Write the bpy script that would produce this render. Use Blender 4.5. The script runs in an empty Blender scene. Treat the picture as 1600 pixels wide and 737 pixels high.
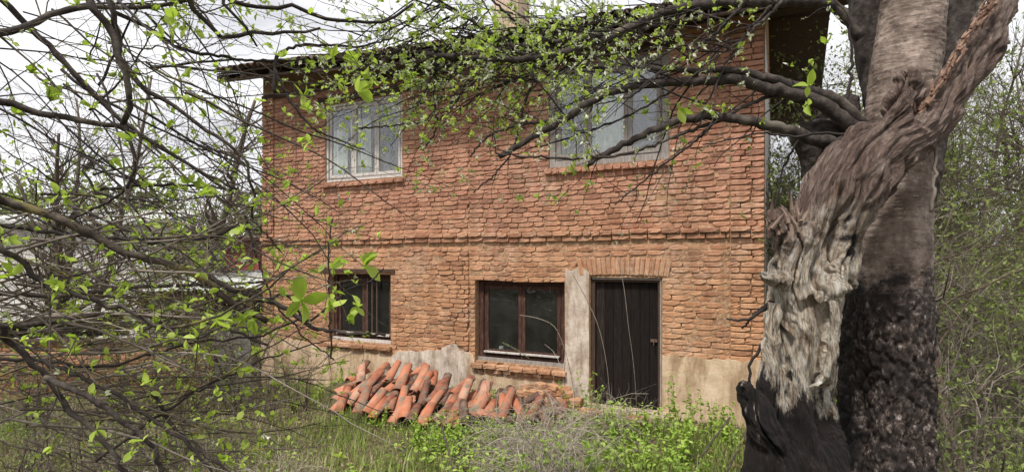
import bpy, math, random
import numpy as np
from mathutils import Vector, Matrix, noise as mnoise
rng = np.random.default_rng(7)
random.seed(7)
R = math.radians
# ------------------------------------------------------------------ camera, sky, sun, exposure
EYE = 2.09; FPX = 860.0; HX = 800.0; HY = 405.0
scene = bpy.context.scene
COL = scene.collection
cam_d = bpy.data.cameras.new("camera"); cam = bpy.data.objects.new("camera", cam_d); COL.objects.link(cam)
cam.location = (0, 0, EYE); cam.rotation_euler = (R(90), 0, 0)
cam_d.sensor_width = 36.0; cam_d.lens = 36.0 * FPX / 1600.0
cam_d.shift_y = (HY - 368.5) / 1600.0
cam_d.clip_start = 0.05; cam_d.clip_end = 2000
scene.camera = cam
scene.view_settings.view_transform = 'Standard'; scene.view_settings.look = 'None'
scene.view_settings.gamma = 1; scene.view_settings.exposure = 0.68
SUN_EL, SUN_AZ = R(60), R(212)      # soft light from behind the camera, a little to the left
world = bpy.data.worlds.new("World"); scene.world = world; world.use_nodes = True
wt = world.node_tree; wt.nodes.clear()
def wn(t, **k):
    n = wt.nodes.new(t)
    for a, b in k.items(): setattr(n, a, b)
    return n
sky = wn('ShaderNodeTexSky', sky_type='NISHITA', sun_disc=False)
sky.sun_elevation = SUN_EL; sky.sun_rotation = SUN_AZ
w_tc = wn('ShaderNodeTexCoord'); w_map = wn('ShaderNodeMapping')
w_map.inputs['Scale'].default_value = (1, 1, 2.6)
w_n = wn('ShaderNodeTexNoise'); w_n.inputs['Scale'].default_value = 3.2; w_n.inputs['Detail'].default_value = 7; w_n.inputs['Roughness'].default_value = .55
w_r = wn('ShaderNodeValToRGB')
w_r.color_ramp.elements[0].position = .36; w_r.color_ramp.elements[0].color = (8.4, 8.4, 8.9, 1)
w_r.color_ramp.elements[1].position = .56; w_r.color_ramp.elements[1].color = (12.6, 12.6, 12.8, 1)
w_mix = wn('ShaderNodeMix', data_type='RGBA'); w_mix.inputs[0].default_value = .93
w_bg = wn('ShaderNodeBackground'); w_bg.inputs['Strength'].default_value = .062
w_out = wn('ShaderNodeOutputWorld')
L = wt.links.new
L(w_tc.outputs['Generated'], w_map.inputs['Vector']); L(w_map.outputs[0], w_n.inputs['Vector']); L(w_n.outputs[0], w_r.inputs[0])
L(sky.outputs[0], w_mix.inputs[6]); L(w_r.outputs[0], w_mix.inputs[7]); L(w_mix.outputs[2], w_bg.inputs['Color']); L(w_bg.outputs[0], w_out.inputs[0])
sun_d = bpy.data.lights.new("sun", 'SUN'); sun_d.energy = 3.0; sun_d.angle = R(7); sun_d.color = (1, .95, .87)
sun = bpy.data.objects.new("sun", sun_d); COL.objects.link(sun)
sd = Vector((math.sin(SUN_AZ) * math.cos(SUN_EL), math.cos(SUN_AZ) * math.cos(SUN_EL), math.sin(SUN_EL)))
sun.rotation_euler = sd.to_track_quat('Z', 'Y').to_euler()
sun.location = sd * 30
scene.cycles.max_bounces = 6; scene.cycles.transparent_max_bounces = 16

# ------------------------------------------------------------------ placing helpers
def P(px, py, d): return np.array([(px - HX) / FPX * d, d, EYE + (HY - py) / FPX * d])
KW = 14643.0; VPX = -980.0
TH = math.atan(FPX / 1780.0); CT, ST = math.cos(TH), math.sin(TH)
def zw(px): return KW / (px - VPX)
X0 = (410 - HX) / FPX * zw(410); Y0 = zw(410)
def U(px): return ((px - HX) / FPX * zw(px) - X0) / CT
def V(px, py): return EYE + (HY - py) / FPX * zw(px)
WU = U(1195)
def H2W(u, w, v):   # house local (u along, w inward, v up) to world
    return np.array([X0 + u * CT + w * ST, Y0 - u * ST + w * CT, v])
def WP(px, dw):   # the ground point dw metres out from the front wall on the sight line of column px
    d = zw(px) * (7.41 - dw) / 7.41
    return P(px, HY, d) * [1, 1, 0]
def fbm(x, y, s=1.0): return mnoise.noise(Vector((x * s, y * s, 3.7)))
def ground(X, Y):
    X = np.asarray(X, float); Y = np.asarray(Y, float)
    a = np.clip(-(X - .8), 0, 6) * -.055
    t = np.clip(1 - Y / 6.5, 0, 1)
    b = .50 * t * t * (3 - 2 * t)
    c = .035 * np.sin(X * 1.9 + .7) * np.sin(Y * 1.6 + 1.1) + .02 * np.sin(X * 4.3 + Y * 3.1)
    far = np.clip((Y - 22) / 60, 0, 1) * 3.0
    return a + b + c + far

# ------------------------------------------------------------------ mesh building
class MB:
    def __init__(s): s.v = []; s.f3 = []; s.f4 = []; s.n = 0; s.a = []
    def add(s, v, f3=None, f4=None, rnd=0.5):
        v = np.asarray(v, float).reshape(-1, 3)
        s.v.append(v)
        s.a.append(np.full(len(v), rnd) if np.isscalar(rnd) else np.asarray(rnd, float))
        if f3 is not None and len(f3): s.f3.append(np.asarray(f3, int).reshape(-1, 3) + s.n)
        if f4 is not None and len(f4): s.f4.append(np.asarray(f4, int).reshape(-1, 4) + s.n)
        s.n += len(v)
    def box(s, c, size, rot=None, rnd=.5, jit=0):
        x, y, z = [q / 2 for q in size]
        v = np.array([[-x, -y, -z], [x, -y, -z], [x, y, -z], [-x, y, -z], [-x, -y, z], [x, -y, z], [x, y, z], [-x, y, z]])
        if jit: v = v + rng.uniform(-jit, jit, v.shape)
        if rot is not None: v = v @ np.array(rot).T
        s.add(v + np.array(c), f4=[[0, 3, 2, 1], [4, 5, 6, 7], [0, 1, 5, 4], [1, 2, 6, 5], [2, 3, 7, 6], [3, 0, 4, 7]], rnd=rnd)
    def b2(s, a, b, rnd=.5, jit=0):
        a = np.array(a, float); b = np.array(b, float); s.box((a + b) / 2, np.abs(b - a), rnd=rnd, jit=jit)
    def tube(s, pts, rad, k=6, rnd=.5, cap=True, rough=0, ell=None):
        pts = np.asarray(pts, float); n = len(pts)
        rad = np.broadcast_to(np.asarray(rad, float), (n,))
        t = np.gradient(pts, axis=0); t /= np.linalg.norm(t, axis=1)[:, None] + 1e-9
        av = np.abs(t.mean(0)); ref = np.zeros(3); ref[int(np.argmin(av))] = 1
        s1 = np.cross(t, ref); s1 /= np.linalg.norm(s1, axis=1)[:, None] + 1e-9
        s2 = np.cross(t, s1)
        an = np.arange(k) / k * 2 * math.pi
        e = 1.0 if ell is None else ell
        rr = rad[:, None] * np.ones((1, k))
        if rough: rr = rr * (1 + rng.uniform(-rough, rough, rr.shape))
        ring = pts[:, None, :] + (np.cos(an)[None, :] * rr)[..., None] * s1[:, None, :] + (np.sin(an)[None, :] * rr * e)[..., None] * s2[:, None, :]
        i = np.arange(n - 1)[:, None] * k; j = np.arange(k)[None, :]; j2 = (j + 1) % k
        f = np.stack([i + j, i + j2, i + k + j2, i + k + j], -1).reshape(-1, 4)
        v = ring.reshape(-1, 3); f3 = []
        if cap:
            v = np.vstack([v, pts[:1], pts[-1:]]); a, b = n * k, n * k + 1
            f3 = [[a, (q + 1) % k, q] for q in range(k)] + [[b, (n - 1) * k + q, (n - 1) * k + (q + 1) % k] for q in range(k)]
        s.add(v, f3, f, rnd)
    def inst(s, tv, tf3, tf4, pos, mats, rnd):
        # tv template verts (m,3); mats (N,3,3); pos (N,3); rnd (N,)
        N = len(pos); m = len(tv)
        if N == 0: return
        v = np.einsum('nij,mj->nmi', mats, tv) + pos[:, None, :]
        off = (np.arange(N) * m)[:, None, None]
        f3 = (np.asarray(tf3)[None] + off).reshape(-1, 3) if tf3 is not None and len(tf3) else None
        f4 = (np.asarray(tf4)[None] + off).reshape(-1, 4) if tf4 is not None and len(tf4) else None
        s.add(v.reshape(-1, 3), f3, f4, np.repeat(rnd, m))
    def mesh(s, name, smooth=False):
        me = bpy.data.meshes.new(name)
        if s.n == 0: return me
        v = np.vstack(s.v); f3 = np.vstack(s.f3) if s.f3 else np.zeros((0, 3), int); f4 = np.vstack(s.f4) if s.f4 else np.zeros((0, 4), int)
        me.vertices.add(len(v)); me.vertices.foreach_set('co', v.astype(np.float32).ravel())
        nl = f3.size + f4.size
        me.loops.add(nl); me.loops.foreach_set('vertex_index', np.concatenate([f3.ravel(), f4.ravel()]).astype(np.int32))
        me.polygons.add(len(f3) + len(f4))
        st = np.concatenate([np.arange(len(f3)) * 3, len(f3) * 3 + np.arange(len(f4)) * 4]).astype(np.int32)
        me.polygons.foreach_set('loop_start', st)
        me.polygons.foreach_set('use_smooth', np.full(len(st), smooth))
        at = me.attributes.new('rnd', 'FLOAT', 'POINT'); at.data.foreach_set('value', np.concatenate(s.a).astype(np.float32))
        me.update(calc_edges=True); me.validate()
        return me

def wrap(me, name, mat, parent=None, world_coords=True, kind=None, loc=None):
    o = bpy.data.objects.new(name, me); COL.objects.link(o)
    if mat is not None and not me.materials: me.materials.append(mat)
    if parent is not None:
        o.parent = parent
        if world_coords:
            base = Vector((0, 0, 0)); q = parent
            while q is not None: base += q.location; q = q.parent
            o.location = -base
    if loc is not None: o.location = loc
    if kind: o['kind'] = kind
    return o
def build(mb, name, mat, parent=None, smooth=False, kind=None, world_coords=True, loc=None):
    return wrap(mb.mesh(name, smooth), name, mat, parent, world_coords, kind, loc)
def tag(o, label=None, cat=None, group=None, kind=None):
    if label: o['label'] = label
    if cat: o['category'] = cat
    if group: o['group'] = group
    if kind: o['kind'] = kind
    elif cat and not o.get('kind'): o['kind'] = 'thing'
    return o
ORD = ['first', 'second', 'third', 'fourth', 'fifth', 'sixth', 'seventh', 'eighth', 'ninth', 'tenth', 'eleventh', 'twelfth', 'thirteenth', 'fourteenth', 'fifteenth', 'sixteenth', 'seventeenth', 'eighteenth', 'nineteenth', 'twentieth', 'twenty-first', 'twenty-second']
def thing(name, loc, label, cat, group=None, rz=0):
    o = bpy.data.objects.new(name, None); COL.objects.link(o); o.location = loc; o.rotation_euler = (0, 0, rz)
    o.empty_display_size = .2
    return tag(o, label, cat, group)

# ------------------------------------------------------------------ materials
def new_mat(name):
    m = bpy.data.materials.new(name); m.use_nodes = True
    nt = m.node_tree; nt.nodes.clear()
    return m, nt
class N:
    def __init__(s, nt): s.nt = nt
    def node(s, t, **k):
        n = s.nt.nodes.new(t)
        for a, b in k.items(): setattr(n, a, b)
        return n
    def link(s, a, b): s.nt.links.new(a, b)
    def pos(s, scale=(1, 1, 1), obj=False):
        src = s.node('ShaderNodeTexCoord').outputs['Object'] if obj else s.node('ShaderNodeNewGeometry').outputs['Position']
        m = s.node('ShaderNodeMapping'); m.inputs['Scale'].default_value = scale
        s.link(src, m.inputs[0]); return m.outputs[0]
    def noise(s, vec, scale, detail=4, rough=.55, dist=0):
        n = s.node('ShaderNodeTexNoise'); n.inputs['Scale'].default_value = scale; n.inputs['Detail'].default_value = detail
        n.inputs['Roughness'].default_value = rough; n.inputs['Distortion'].default_value = dist
        s.link(vec, n.inputs['Vector']); return n.outputs[0]
    def ramp(s, fac, stops):
        r = s.node('ShaderNodeValToRGB'); e = r.color_ramp.elements
        while len(e) < len(stops): e.new(.5)
        for q, (p, c) in zip(e, stops): q.position = p; q.color = (*c, 1) if len(c) == 3 else c
        s.link(fac, r.inputs[0]); return r.outputs[0]
    def mix(s, fac, a, b, mode='MIX'):
        m = s.node('ShaderNodeMix', data_type='RGBA', blend_type=mode)
        for i, x in ((0, fac), (6, a), (7, b)):
            if hasattr(x, 'links'): s.link(x, m.inputs[i])
            elif i == 0: m.inputs[0].default_value = x
            else: m.inputs[i].default_value = (*x, 1)
        return m.outputs[2]
    def math(s, op, a, b=0.0, clamp=False):
        m = s.node('ShaderNodeMath', operation=op); m.use_clamp = clamp
        for i, x in ((0, a), (1, b)):
            if hasattr(x, 'links'): s.link(x, m.inputs[i])
            else: m.inputs[i].default_value = x
        return m.outputs[0]
    def attr(s, n='rnd'): return s.node('ShaderNodeAttribute', attribute_name=n).outputs['Fac']
    def bump(s, h, strength=.4, dist=.01):
        b = s.node('ShaderNodeBump'); b.inputs['Strength'].default_value = strength; b.inputs['Distance'].default_value = dist
        s.link(h, b.inputs['Height']); return b.outputs[0]
    def out(s, col, rough=.9, normal=None, spec=.25):
        p = s.node('ShaderNodeBsdfPrincipled'); o = s.node('ShaderNodeOutputMaterial')
        if hasattr(col, 'links'): s.link(col, p.inputs['Base Color'])
        else: p.inputs['Base Color'].default_value = (*col, 1)
        if hasattr(rough, 'links'): s.link(rough, p.inputs['Roughness'])
        else: p.inputs['Roughness'].default_value = rough
        p.inputs['Specular IOR Level'].default_value = spec
        if normal is not None: s.link(normal, p.inputs['Normal'])
        s.link(p.outputs[0], o.inputs[0]); return p

def simple(name, stops, scale=8, stretch=(1, 1, 1), rough=.9, bump=.5, bd=.01, detail=6, per=0.0, tint=None, spec=.25):
    m, nt = new_mat(name); n = N(nt)
    p = n.pos(stretch); f = n.noise(p, scale, detail, .6)
    if per:
        f = n.math('ADD', n.math('MULTIPLY', f, 1 - per), n.math('MULTIPLY', n.attr(), per))
    c = n.ramp(f, stops)
    if tint: c = n.mix(n.ramp(n.noise(p, tint[1], 3), [(tint[2], (0, 0, 0)), (tint[3], (1, 1, 1))]), c, tint[0])
    b = n.bump(n.noise(p, scale * 3.1, 6, .65), bump, bd)
    n.out(c, rough, b, spec); return m

def brick_mat():
    m, nt = new_mat('terracotta_brick'); n = N(nt); p = n.pos()
    a = n.attr()
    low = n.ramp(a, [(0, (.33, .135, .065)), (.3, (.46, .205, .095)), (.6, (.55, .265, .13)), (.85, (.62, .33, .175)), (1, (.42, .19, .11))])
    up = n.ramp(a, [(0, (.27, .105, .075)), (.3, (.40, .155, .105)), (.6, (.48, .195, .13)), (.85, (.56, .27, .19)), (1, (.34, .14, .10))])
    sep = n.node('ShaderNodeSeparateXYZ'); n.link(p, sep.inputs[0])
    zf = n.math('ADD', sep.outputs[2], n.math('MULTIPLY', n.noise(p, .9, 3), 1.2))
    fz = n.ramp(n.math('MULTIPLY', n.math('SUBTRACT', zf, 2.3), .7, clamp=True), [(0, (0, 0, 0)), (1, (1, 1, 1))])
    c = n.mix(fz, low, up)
    spots = n.ramp(n.noise(p, 42, 5, .7), [(.32, (.55, .5, .45)), (.55, (1, 1, 1)), (.8, (1.12, 1.08, 1.02))])
    c = n.mix(.8, c, spots, 'MULTIPLY')
    soot = n.ramp(n.noise(p, 2.1, 6, .65), [(.40, (1, 1, 1)), (.30, (1, 1, 1)), (.62, (.72, .66, .62)), (.75, (.55, .5, .47))])
    c = n.mix(.7, c, soot, 'MULTIPLY')
    pale = n.ramp(n.math('MULTIPLY', n.noise(p, 1.3, 2), n.noise(p, 16, 5, .7)), [(.27, (0, 0, 0)), (.42, (1, 1, 1))])
    c = n.mix(n.math('MULTIPLY', pale, .65), c, (.56, .42, .32))
    mort = n.ramp(n.noise(p, 26, 4, .7), [(.56, (0, 0, 0)), (.66, (1, 1, 1))])
    c = n.mix(n.math('MULTIPLY', mort, .6), c, (.46, .30, .19))
    dust = n.ramp(n.noise(p, 4.5, 6, .7), [(.35, (0, 0, 0)), (.7, (1, 1, 1))])
    c = n.mix(n.math('MULTIPLY', dust, .28), c, (.55, .36, .23))
    c = n.mix(.16, c, (.40, .30, .215))
    run = n.ramp(n.noise(n.pos((1, 1, .12)), 5.5, 5, .7), [(.40, (.52, .48, .44)), (.56, (1, 1, 1))])
    c = n.mix(.5, c, run, 'MULTIPLY')
    h = n.math('ADD', n.noise(p, 60, 6, .7), n.math('MULTIPLY', n.noise(p, 14, 3), 1.5))
    n.out(c, .92, n.bump(h, .7, .006)); return m
M = {}
M['brick'] = brick_mat()
M['mortar'] = simple('mud_mortar', [(.3, (.17, .095, .055)), (.5, (.35, .21, .125)), (.7, (.48, .33, .21))], 22, bump=.9, bd=.012)
def plaster_mat():
    m, nt = new_mat('ochre_grey_plaster'); n = N(nt); p = n.pos()
    sep = n.node('ShaderNodeSeparateXYZ'); n.link(p, sep.inputs[0])
    a = n.attr()
    och = n.ramp(n.noise(p, 3, 7, .65), [(.3, (.38, .27, .17)), (.5, (.53, .395, .27)), (.7, (.64, .51, .37))])
    gr = n.ramp(n.noise(p, 5, 7, .65), [(.3, (.36, .29, .24)), (.5, (.54, .455, .385)), (.7, (.66, .575, .50))])
    c = n.mix(n.ramp(n.math('ADD', a, n.math('MULTIPLY', n.math('SUBTRACT', n.noise(p, 4, 4), .5), .8)), [(.30, (0, 0, 0)), (.75, (1, 1, 1))]), och, gr)
    st = n.ramp(n.noise(n.pos((1, 1, .25)), 7, 5, .7), [(.38, (.50, .43, .36)), (.55, (1, 1, 1))])
    c = n.mix(.75, c, st, 'MULTIPLY')
    cr = n.node('ShaderNodeTexVoronoi', feature='DISTANCE_TO_EDGE'); cr.inputs['Scale'].default_value = 3.1
    wv = n.node('ShaderNodeMixRGB'); wv.inputs[0].default_value = .12; n.link(p, wv.inputs[1]); 
    nz = n.node('ShaderNodeTexNoise'); nz.inputs['Scale'].default_value = 5; n.link(p, nz.inputs[0]); n.link(nz.outputs[1], wv.inputs[2]); n.link(wv.outputs[0], cr.inputs['Vector'])
    ck = n.ramp(cr.outputs['Distance'], [(0, (.35, .3, .25)), (.012, (1, 1, 1))])
    c = n.mix(.28, c, ck, 'MULTIPLY')
    h = n.math('ADD', n.noise(p, 30, 6, .7), n.math('MULTIPLY', n.noise(p, 6, 3), 2))
    n.out(c, .95, n.bump(h, .6, .01)); return m
M['plaster'] = plaster_mat()
M['dark_wood'] = simple('dark_weathered_wood', [(.3, (.035, .02, .014)), (.6, (.08, .048, .034)), (.8, (.13, .085, .06))], 9, (6, 6, .8), bump=.6, per=.25)
M['eave_wood'] = simple('old_eave_timber', [(.3, (.045, .032, .026)), (.6, (.10, .075, .06)), (.8, (.15, .115, .09))], 9, (3, 3, 3), bump=.6, per=.3)
M['brown_frame'] = simple('brown_window_paint', [(.3, (.03, .014, .011)), (.55, (.07, .034, .025)), (.75, (.16, .10, .075))], 14, (3, 3, .6), bump=.5)
M['white_frame'] = simple('flaking_white_paint', [(.32, (.20, .17, .145)), (.42, (.46, .42, .39)), (.7, (.60, .57, .55))], 11, (3, 3, .7), bump=.5, rough=.75)
M['grey_frame'] = simple('grey_weathered_timber', [(.3, (.15, .13, .115)), (.55, (.30, .27, .25)), (.8, (.42, .39, .36))], 11, (4, 4, .6), bump=.6, per=.2)
M['door_wood'] = simple('dark_plank_wood', [(.34, (.006, .004, .004)), (.55, (.017, .011, .009)), (.70, (.040, .029, .024)), (.84, (.15, .12, .10))], 8, (9, 9, .7), bump=.8, per=.22)
M['metal'] = simple('rusty_iron', [(.3, (.05, .035, .03)), (.7, (.16, .10, .075))], 40, rough=.6, bump=.3)
M['tile'] = simple('fired_clay_tile', [(.30, (.09, .055, .042)), (.42, (.24, .095, .062)), (.54, (.40, .145, .078)), (.66, (.44, .19, .115)), (.80, (.40, .28, .21))], 9, bump=.5, bd=.006, per=.5, tint=((.20, .16, .12), 7, .50, .66))
M['roof_tile'] = simple('weathered_roof_tile', [(.30, (.06, .038, .03)), (.5, (.12, .07, .052)), (.7, (.20, .12, .085))], 7, bump=.6, per=.4, tint=((.14, .14, .11), 13, .5, .65))
M['concrete'] = simple('grey_concrete', [(.3, (.14, .125, .12)), (.6, (.24, .22, .21)), (.8, (.32, .30, .28))], 7, bump=.6)
M['white_wall'] = simple('pale_limewash', [(.3, (.50, .48, .46)), (.6, (.66, .64, .62))], 4, bump=.3)
M['rose_wall'] = simple('rose_limewash', [(.3, (.36, .09, .085)), (.6, (.47, .15, .14)), (.8, (.52, .24, .2))], 5, bump=.4)
M['sheet'] = simple('weathered_pale_sheet', [(.3, (.28, .29, .27)), (.5, (.48, .49, .47)), (.7, (.62, .63, .62))], 12, bump=.3, rough=.6)
M['soil'] = simple('leafy_soil', [(.3, (.05, .042, .025)), (.5, (.10, .085, .045)), (.62, (.13, .125, .055)), (.8, (.21, .17, .10))], 9, bump=1, bd=.03, detail=9)
M['straw'] = simple('dry_pale_stalk', [(.3, (.20, .165, .13)), (.6, (.36, .31, .26)), (.8, (.50, .45, .38))], 16, bump=.3, per=.45)
M['twig'] = simple('dark_twig_bark', [(.3, (.018, .014, .013)), (.6, (.042, .034, .031)), (.8, (.09, .076, .066))], 24, bump=.4, per=.3)
M['limb'] = simple('limb_bark', [(.3, (.018, .014, .013)), (.5, (.048, .038, .034)), (.7, (.10, .082, .074))], 28, bump=.7, bd=.008, per=.1, tint=((.17, .15, .12), 6, .55, .75))
M['mossy'] = simple('mossy_bark', [(.3, (.03, .023, .018)), (.55, (.08, .064, .05)), (.75, (.17, .145, .11))], 20, bump=.6, tint=((.20, .17, .05), 5, .55, .7))
M['grey_twig'] = simple('grey_dry_twig', [(.3, (.09, .075, .06)), (.6, (.19, .16, .135)), (.8, (.30, .26, .22))], 16, bump=.3, per=.45)
M['brown_twig'] = simple('brown_thicket_twig', [(.3, (.045, .035, .027)), (.6, (.11, .088, .068)), (.8, (.20, .165, .13))], 16, bump=.3, per=.45)
M['red_bark'] = simple('red_brown_bark', [(.3, (.06, .042, .034)), (.6, (.13, .09, .07)), (.8, (.2, .15, .12))], 12, (2, 2, .5), bump=.6)

def leaf_mat(name, stops, trans=.45, rough=.5):
    m, nt = new_mat(name); n = N(nt)
    f = n.math('ADD', n.math('MULTIPLY', n.attr(), .8), n.math('MULTIPLY', n.noise(n.pos(), 20, 3), .25))
    c = n.ramp(f, stops)
    d = n.node('ShaderNodeBsdfPrincipled'); d.inputs['Roughness'].default_value = rough; d.inputs['Specular IOR Level'].default_value = .3
    n.link(c, d.inputs['Base Color'])
    t = n.node('ShaderNodeBsdfTranslucent'); n.link(n.mix(.5, c, (1.0, 1.15, .5), 'MULTIPLY'), t.inputs[0])
    mx = n.node('ShaderNodeMixShader'); mx.inputs[0].default_value = trans
    n.link(d.outputs[0], mx.inputs[1]); n.link(t.outputs[0], mx.inputs[2])
    o = n.node('ShaderNodeOutputMaterial'); n.link(mx.outputs[0], o.inputs[0]); return m
M['leaf'] = leaf_mat('young_leaf', [(0, (.24, .34, .05)), (.5, (.42, .55, .08)), (1, (.58, .68, .19))], .5)
M['leaf_pale'] = leaf_mat('pale_young_leaf', [(0, (.15, .21, .06)), (.5, (.26, .34, .10)), (1, (.38, .46, .18))])
M['leaf_bg'] = leaf_mat('thicket_leaf', [(0, (.10, .13, .04)), (.5, (.21, .26, .075)), (1, (.37, .43, .15))])
M['blossom'] = leaf_mat('white_blossom', [(0, (.32, .38, .20)), (.4, (.46, .50, .34)), (1, (.70, .68, .62))], .3)
M['grass'] = leaf_mat('grass_blade', [(0, (.12, .17, .035)), (.40, (.24, .32, .07)), (.58, (.36, .42, .13)), (.66, (.42, .37, .22)), (1, (.52, .46, .34))], .3)
M['weed'] = leaf_mat('weed_leaf', [(0, (.14, .23, .035)), (.5, (.28, .42, .06)), (1, (.44, .56, .13))], .35)
M['dry'] = leaf_mat('dead_leaf', [(0, (.12, .075, .04)), (.5, (.22, .15, .09)), (1, (.34, .26, .18))], .2)

def glass_mat(name='window_glass', ior=1.5, dust=.05, tint=.72):
    m, nt = new_mat(name); n = N(nt)
    tr = n.node('ShaderNodeBsdfTransparent'); tr.inputs[0].default_value = (tint, tint * 1.04, tint * 1.03, 1)
    gl = n.node('ShaderNodeBsdfGlossy'); gl.inputs['Roughness'].default_value = .03; gl.inputs[0].default_value = (.9, .92, .95, 1)
    fr = n.node('ShaderNodeFresnel'); fr.inputs[0].default_value = ior
    n.link(n.bump(n.noise(n.pos(), 7, 3), .18, .05), gl.inputs['Normal'])
    mx = n.node('ShaderNodeMixShader'); bf = n.node('ShaderNodeNewGeometry').outputs['Backfacing']; n.link(n.math('MULTIPLY', fr.outputs[0], n.math('SUBTRACT', 1.0, bf)), mx.inputs[0]); n.link(tr.outputs[0], mx.inputs[1]); n.link(gl.outputs[0], mx.inputs[2])
    # dust
    du = n.node('ShaderNodeBsdfDiffuse'); du.inputs[0].default_value = (.42, .41, .38, 1)
    m2 = n.node('ShaderNodeMixShader'); n.link(n.math('MULTIPLY', n.noise(n.pos(), 5, 3, .5), dust), m2.inputs[0])
    n.link(mx.outputs[0], m2.inputs[1]); n.link(du.outputs[0], m2.inputs[2])
    o = n.node('ShaderNodeOutputMaterial'); n.link(m2.outputs[0], o.inputs[0]); return m
M['glass'] = glass_mat(); M['bright_glass'] = glass_mat('wavy_old_glass', 2.8, .22, .97)
M['curtain'] = leaf_mat('white_lace_curtain', [(0, (.70, .69, .67)), (1, (.84, .83, .81))], .2, .9)
M['interior'] = simple('dim_room_plaster', [(.3, (.10, .085, .07)), (.7, (.19, .16, .13))], 4, bump=.2)

def live_bark():
    m, nt = new_mat('cherry_trunk_bark'); n = N(nt); p = n.pos()
    sep = n.node('ShaderNodeSeparateXYZ'); n.link(p, sep.inputs[0])
    up = n.ramp(n.noise(p, 7, 7, .65), [(.32, (.07, .048, .038)), (.5, (.20, .15, .125)), (.66, (.36, .29, .245))])
    len_ = n.noise(n.pos((16, 16, 70)), 1.7, 4, .6)
    up = n.mix(n.ramp(len_, [(.61, (0, 0, 0)), (.67, (1, 1, 1))]), up, (.38, .33, .28))
    up = n.mix(n.ramp(n.noise(n.pos((7, 7, 26)), 2.6, 6, .7), [(.56, (0, 0, 0)), (.66, (1, 1, 1))]), up, (.07, .05, .042))
    up = n.mix(n.math('MULTIPLY', n.ramp(n.noise(n.pos((2, 2, 1)), 5, 6, .75), [(.46, (0, 0, 0)), (.62, (1, 1, 1))]), .6), up, (.075, .05, .038))
    lo = n.ramp(n.noise(n.pos((1, 1, .7)), 34, 8, .75), [(.40, (.008, .006, .006)), (.50, (.032, .022, .019)), (.57, (.10, .075, .064)), (.62, (.30, .26, .24)), (.70, (.50, .46, .44))])
    lo = n.mix(n.ramp(n.noise(p, 5, 3), [(.36, (.8, .8, .8)), (.52, (0, 0, 0))]), lo, (.016, .011, .010))
    lo = n.mix(n.math('MULTIPLY', n.math('SUBTRACT', n.math('ADD', n.math('MULTIPLY', n.noise(p, 6, 4), .2), 1.60), sep.outputs[0]), 9, clamp=True), lo, (.010, .008, .008))
    vm = n.node('ShaderNodeVectorMath', operation='MULTIPLY'); n.link(p, vm.inputs[0]); vm.inputs[1].default_value = (1, .6, .30)   # black area painted over the hollow at the foot
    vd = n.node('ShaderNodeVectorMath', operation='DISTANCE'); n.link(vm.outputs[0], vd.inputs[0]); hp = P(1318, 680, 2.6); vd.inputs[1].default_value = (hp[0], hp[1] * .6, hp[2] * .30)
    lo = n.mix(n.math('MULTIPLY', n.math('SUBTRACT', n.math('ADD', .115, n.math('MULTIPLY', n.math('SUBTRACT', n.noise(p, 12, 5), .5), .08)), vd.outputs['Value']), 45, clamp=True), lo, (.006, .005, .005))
    b = n.math('ADD', sep.outputs[2], n.math('MULTIPLY', n.math('SUBTRACT', n.noise(p, 9, 5, .6), .5), .5))
    f = n.ramp(b, [(0, (0, 0, 0)), (1, (1, 1, 1))])
    f = n.math('MULTIPLY', n.math('SUBTRACT', n.math('ADD', b, n.math('MULTIPLY', n.math('SUBTRACT', n.noise(p, 34, 6, .75), .5), .35)), 1.95), 9, clamp=True)
    c = n.mix(f, lo, up)
    h = n.mix(f, n.noise(n.pos((1, 1, .6)), 40, 8, .75), n.math('ADD', n.math('MULTIPLY', n.noise(p, 22, 6, .7), .45), n.math('MULTIPLY', len_, .3)))
    n.out(c, .8, n.bump(h, .9, .016), .35); return m
M['live_bark'] = live_bark()
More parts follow.
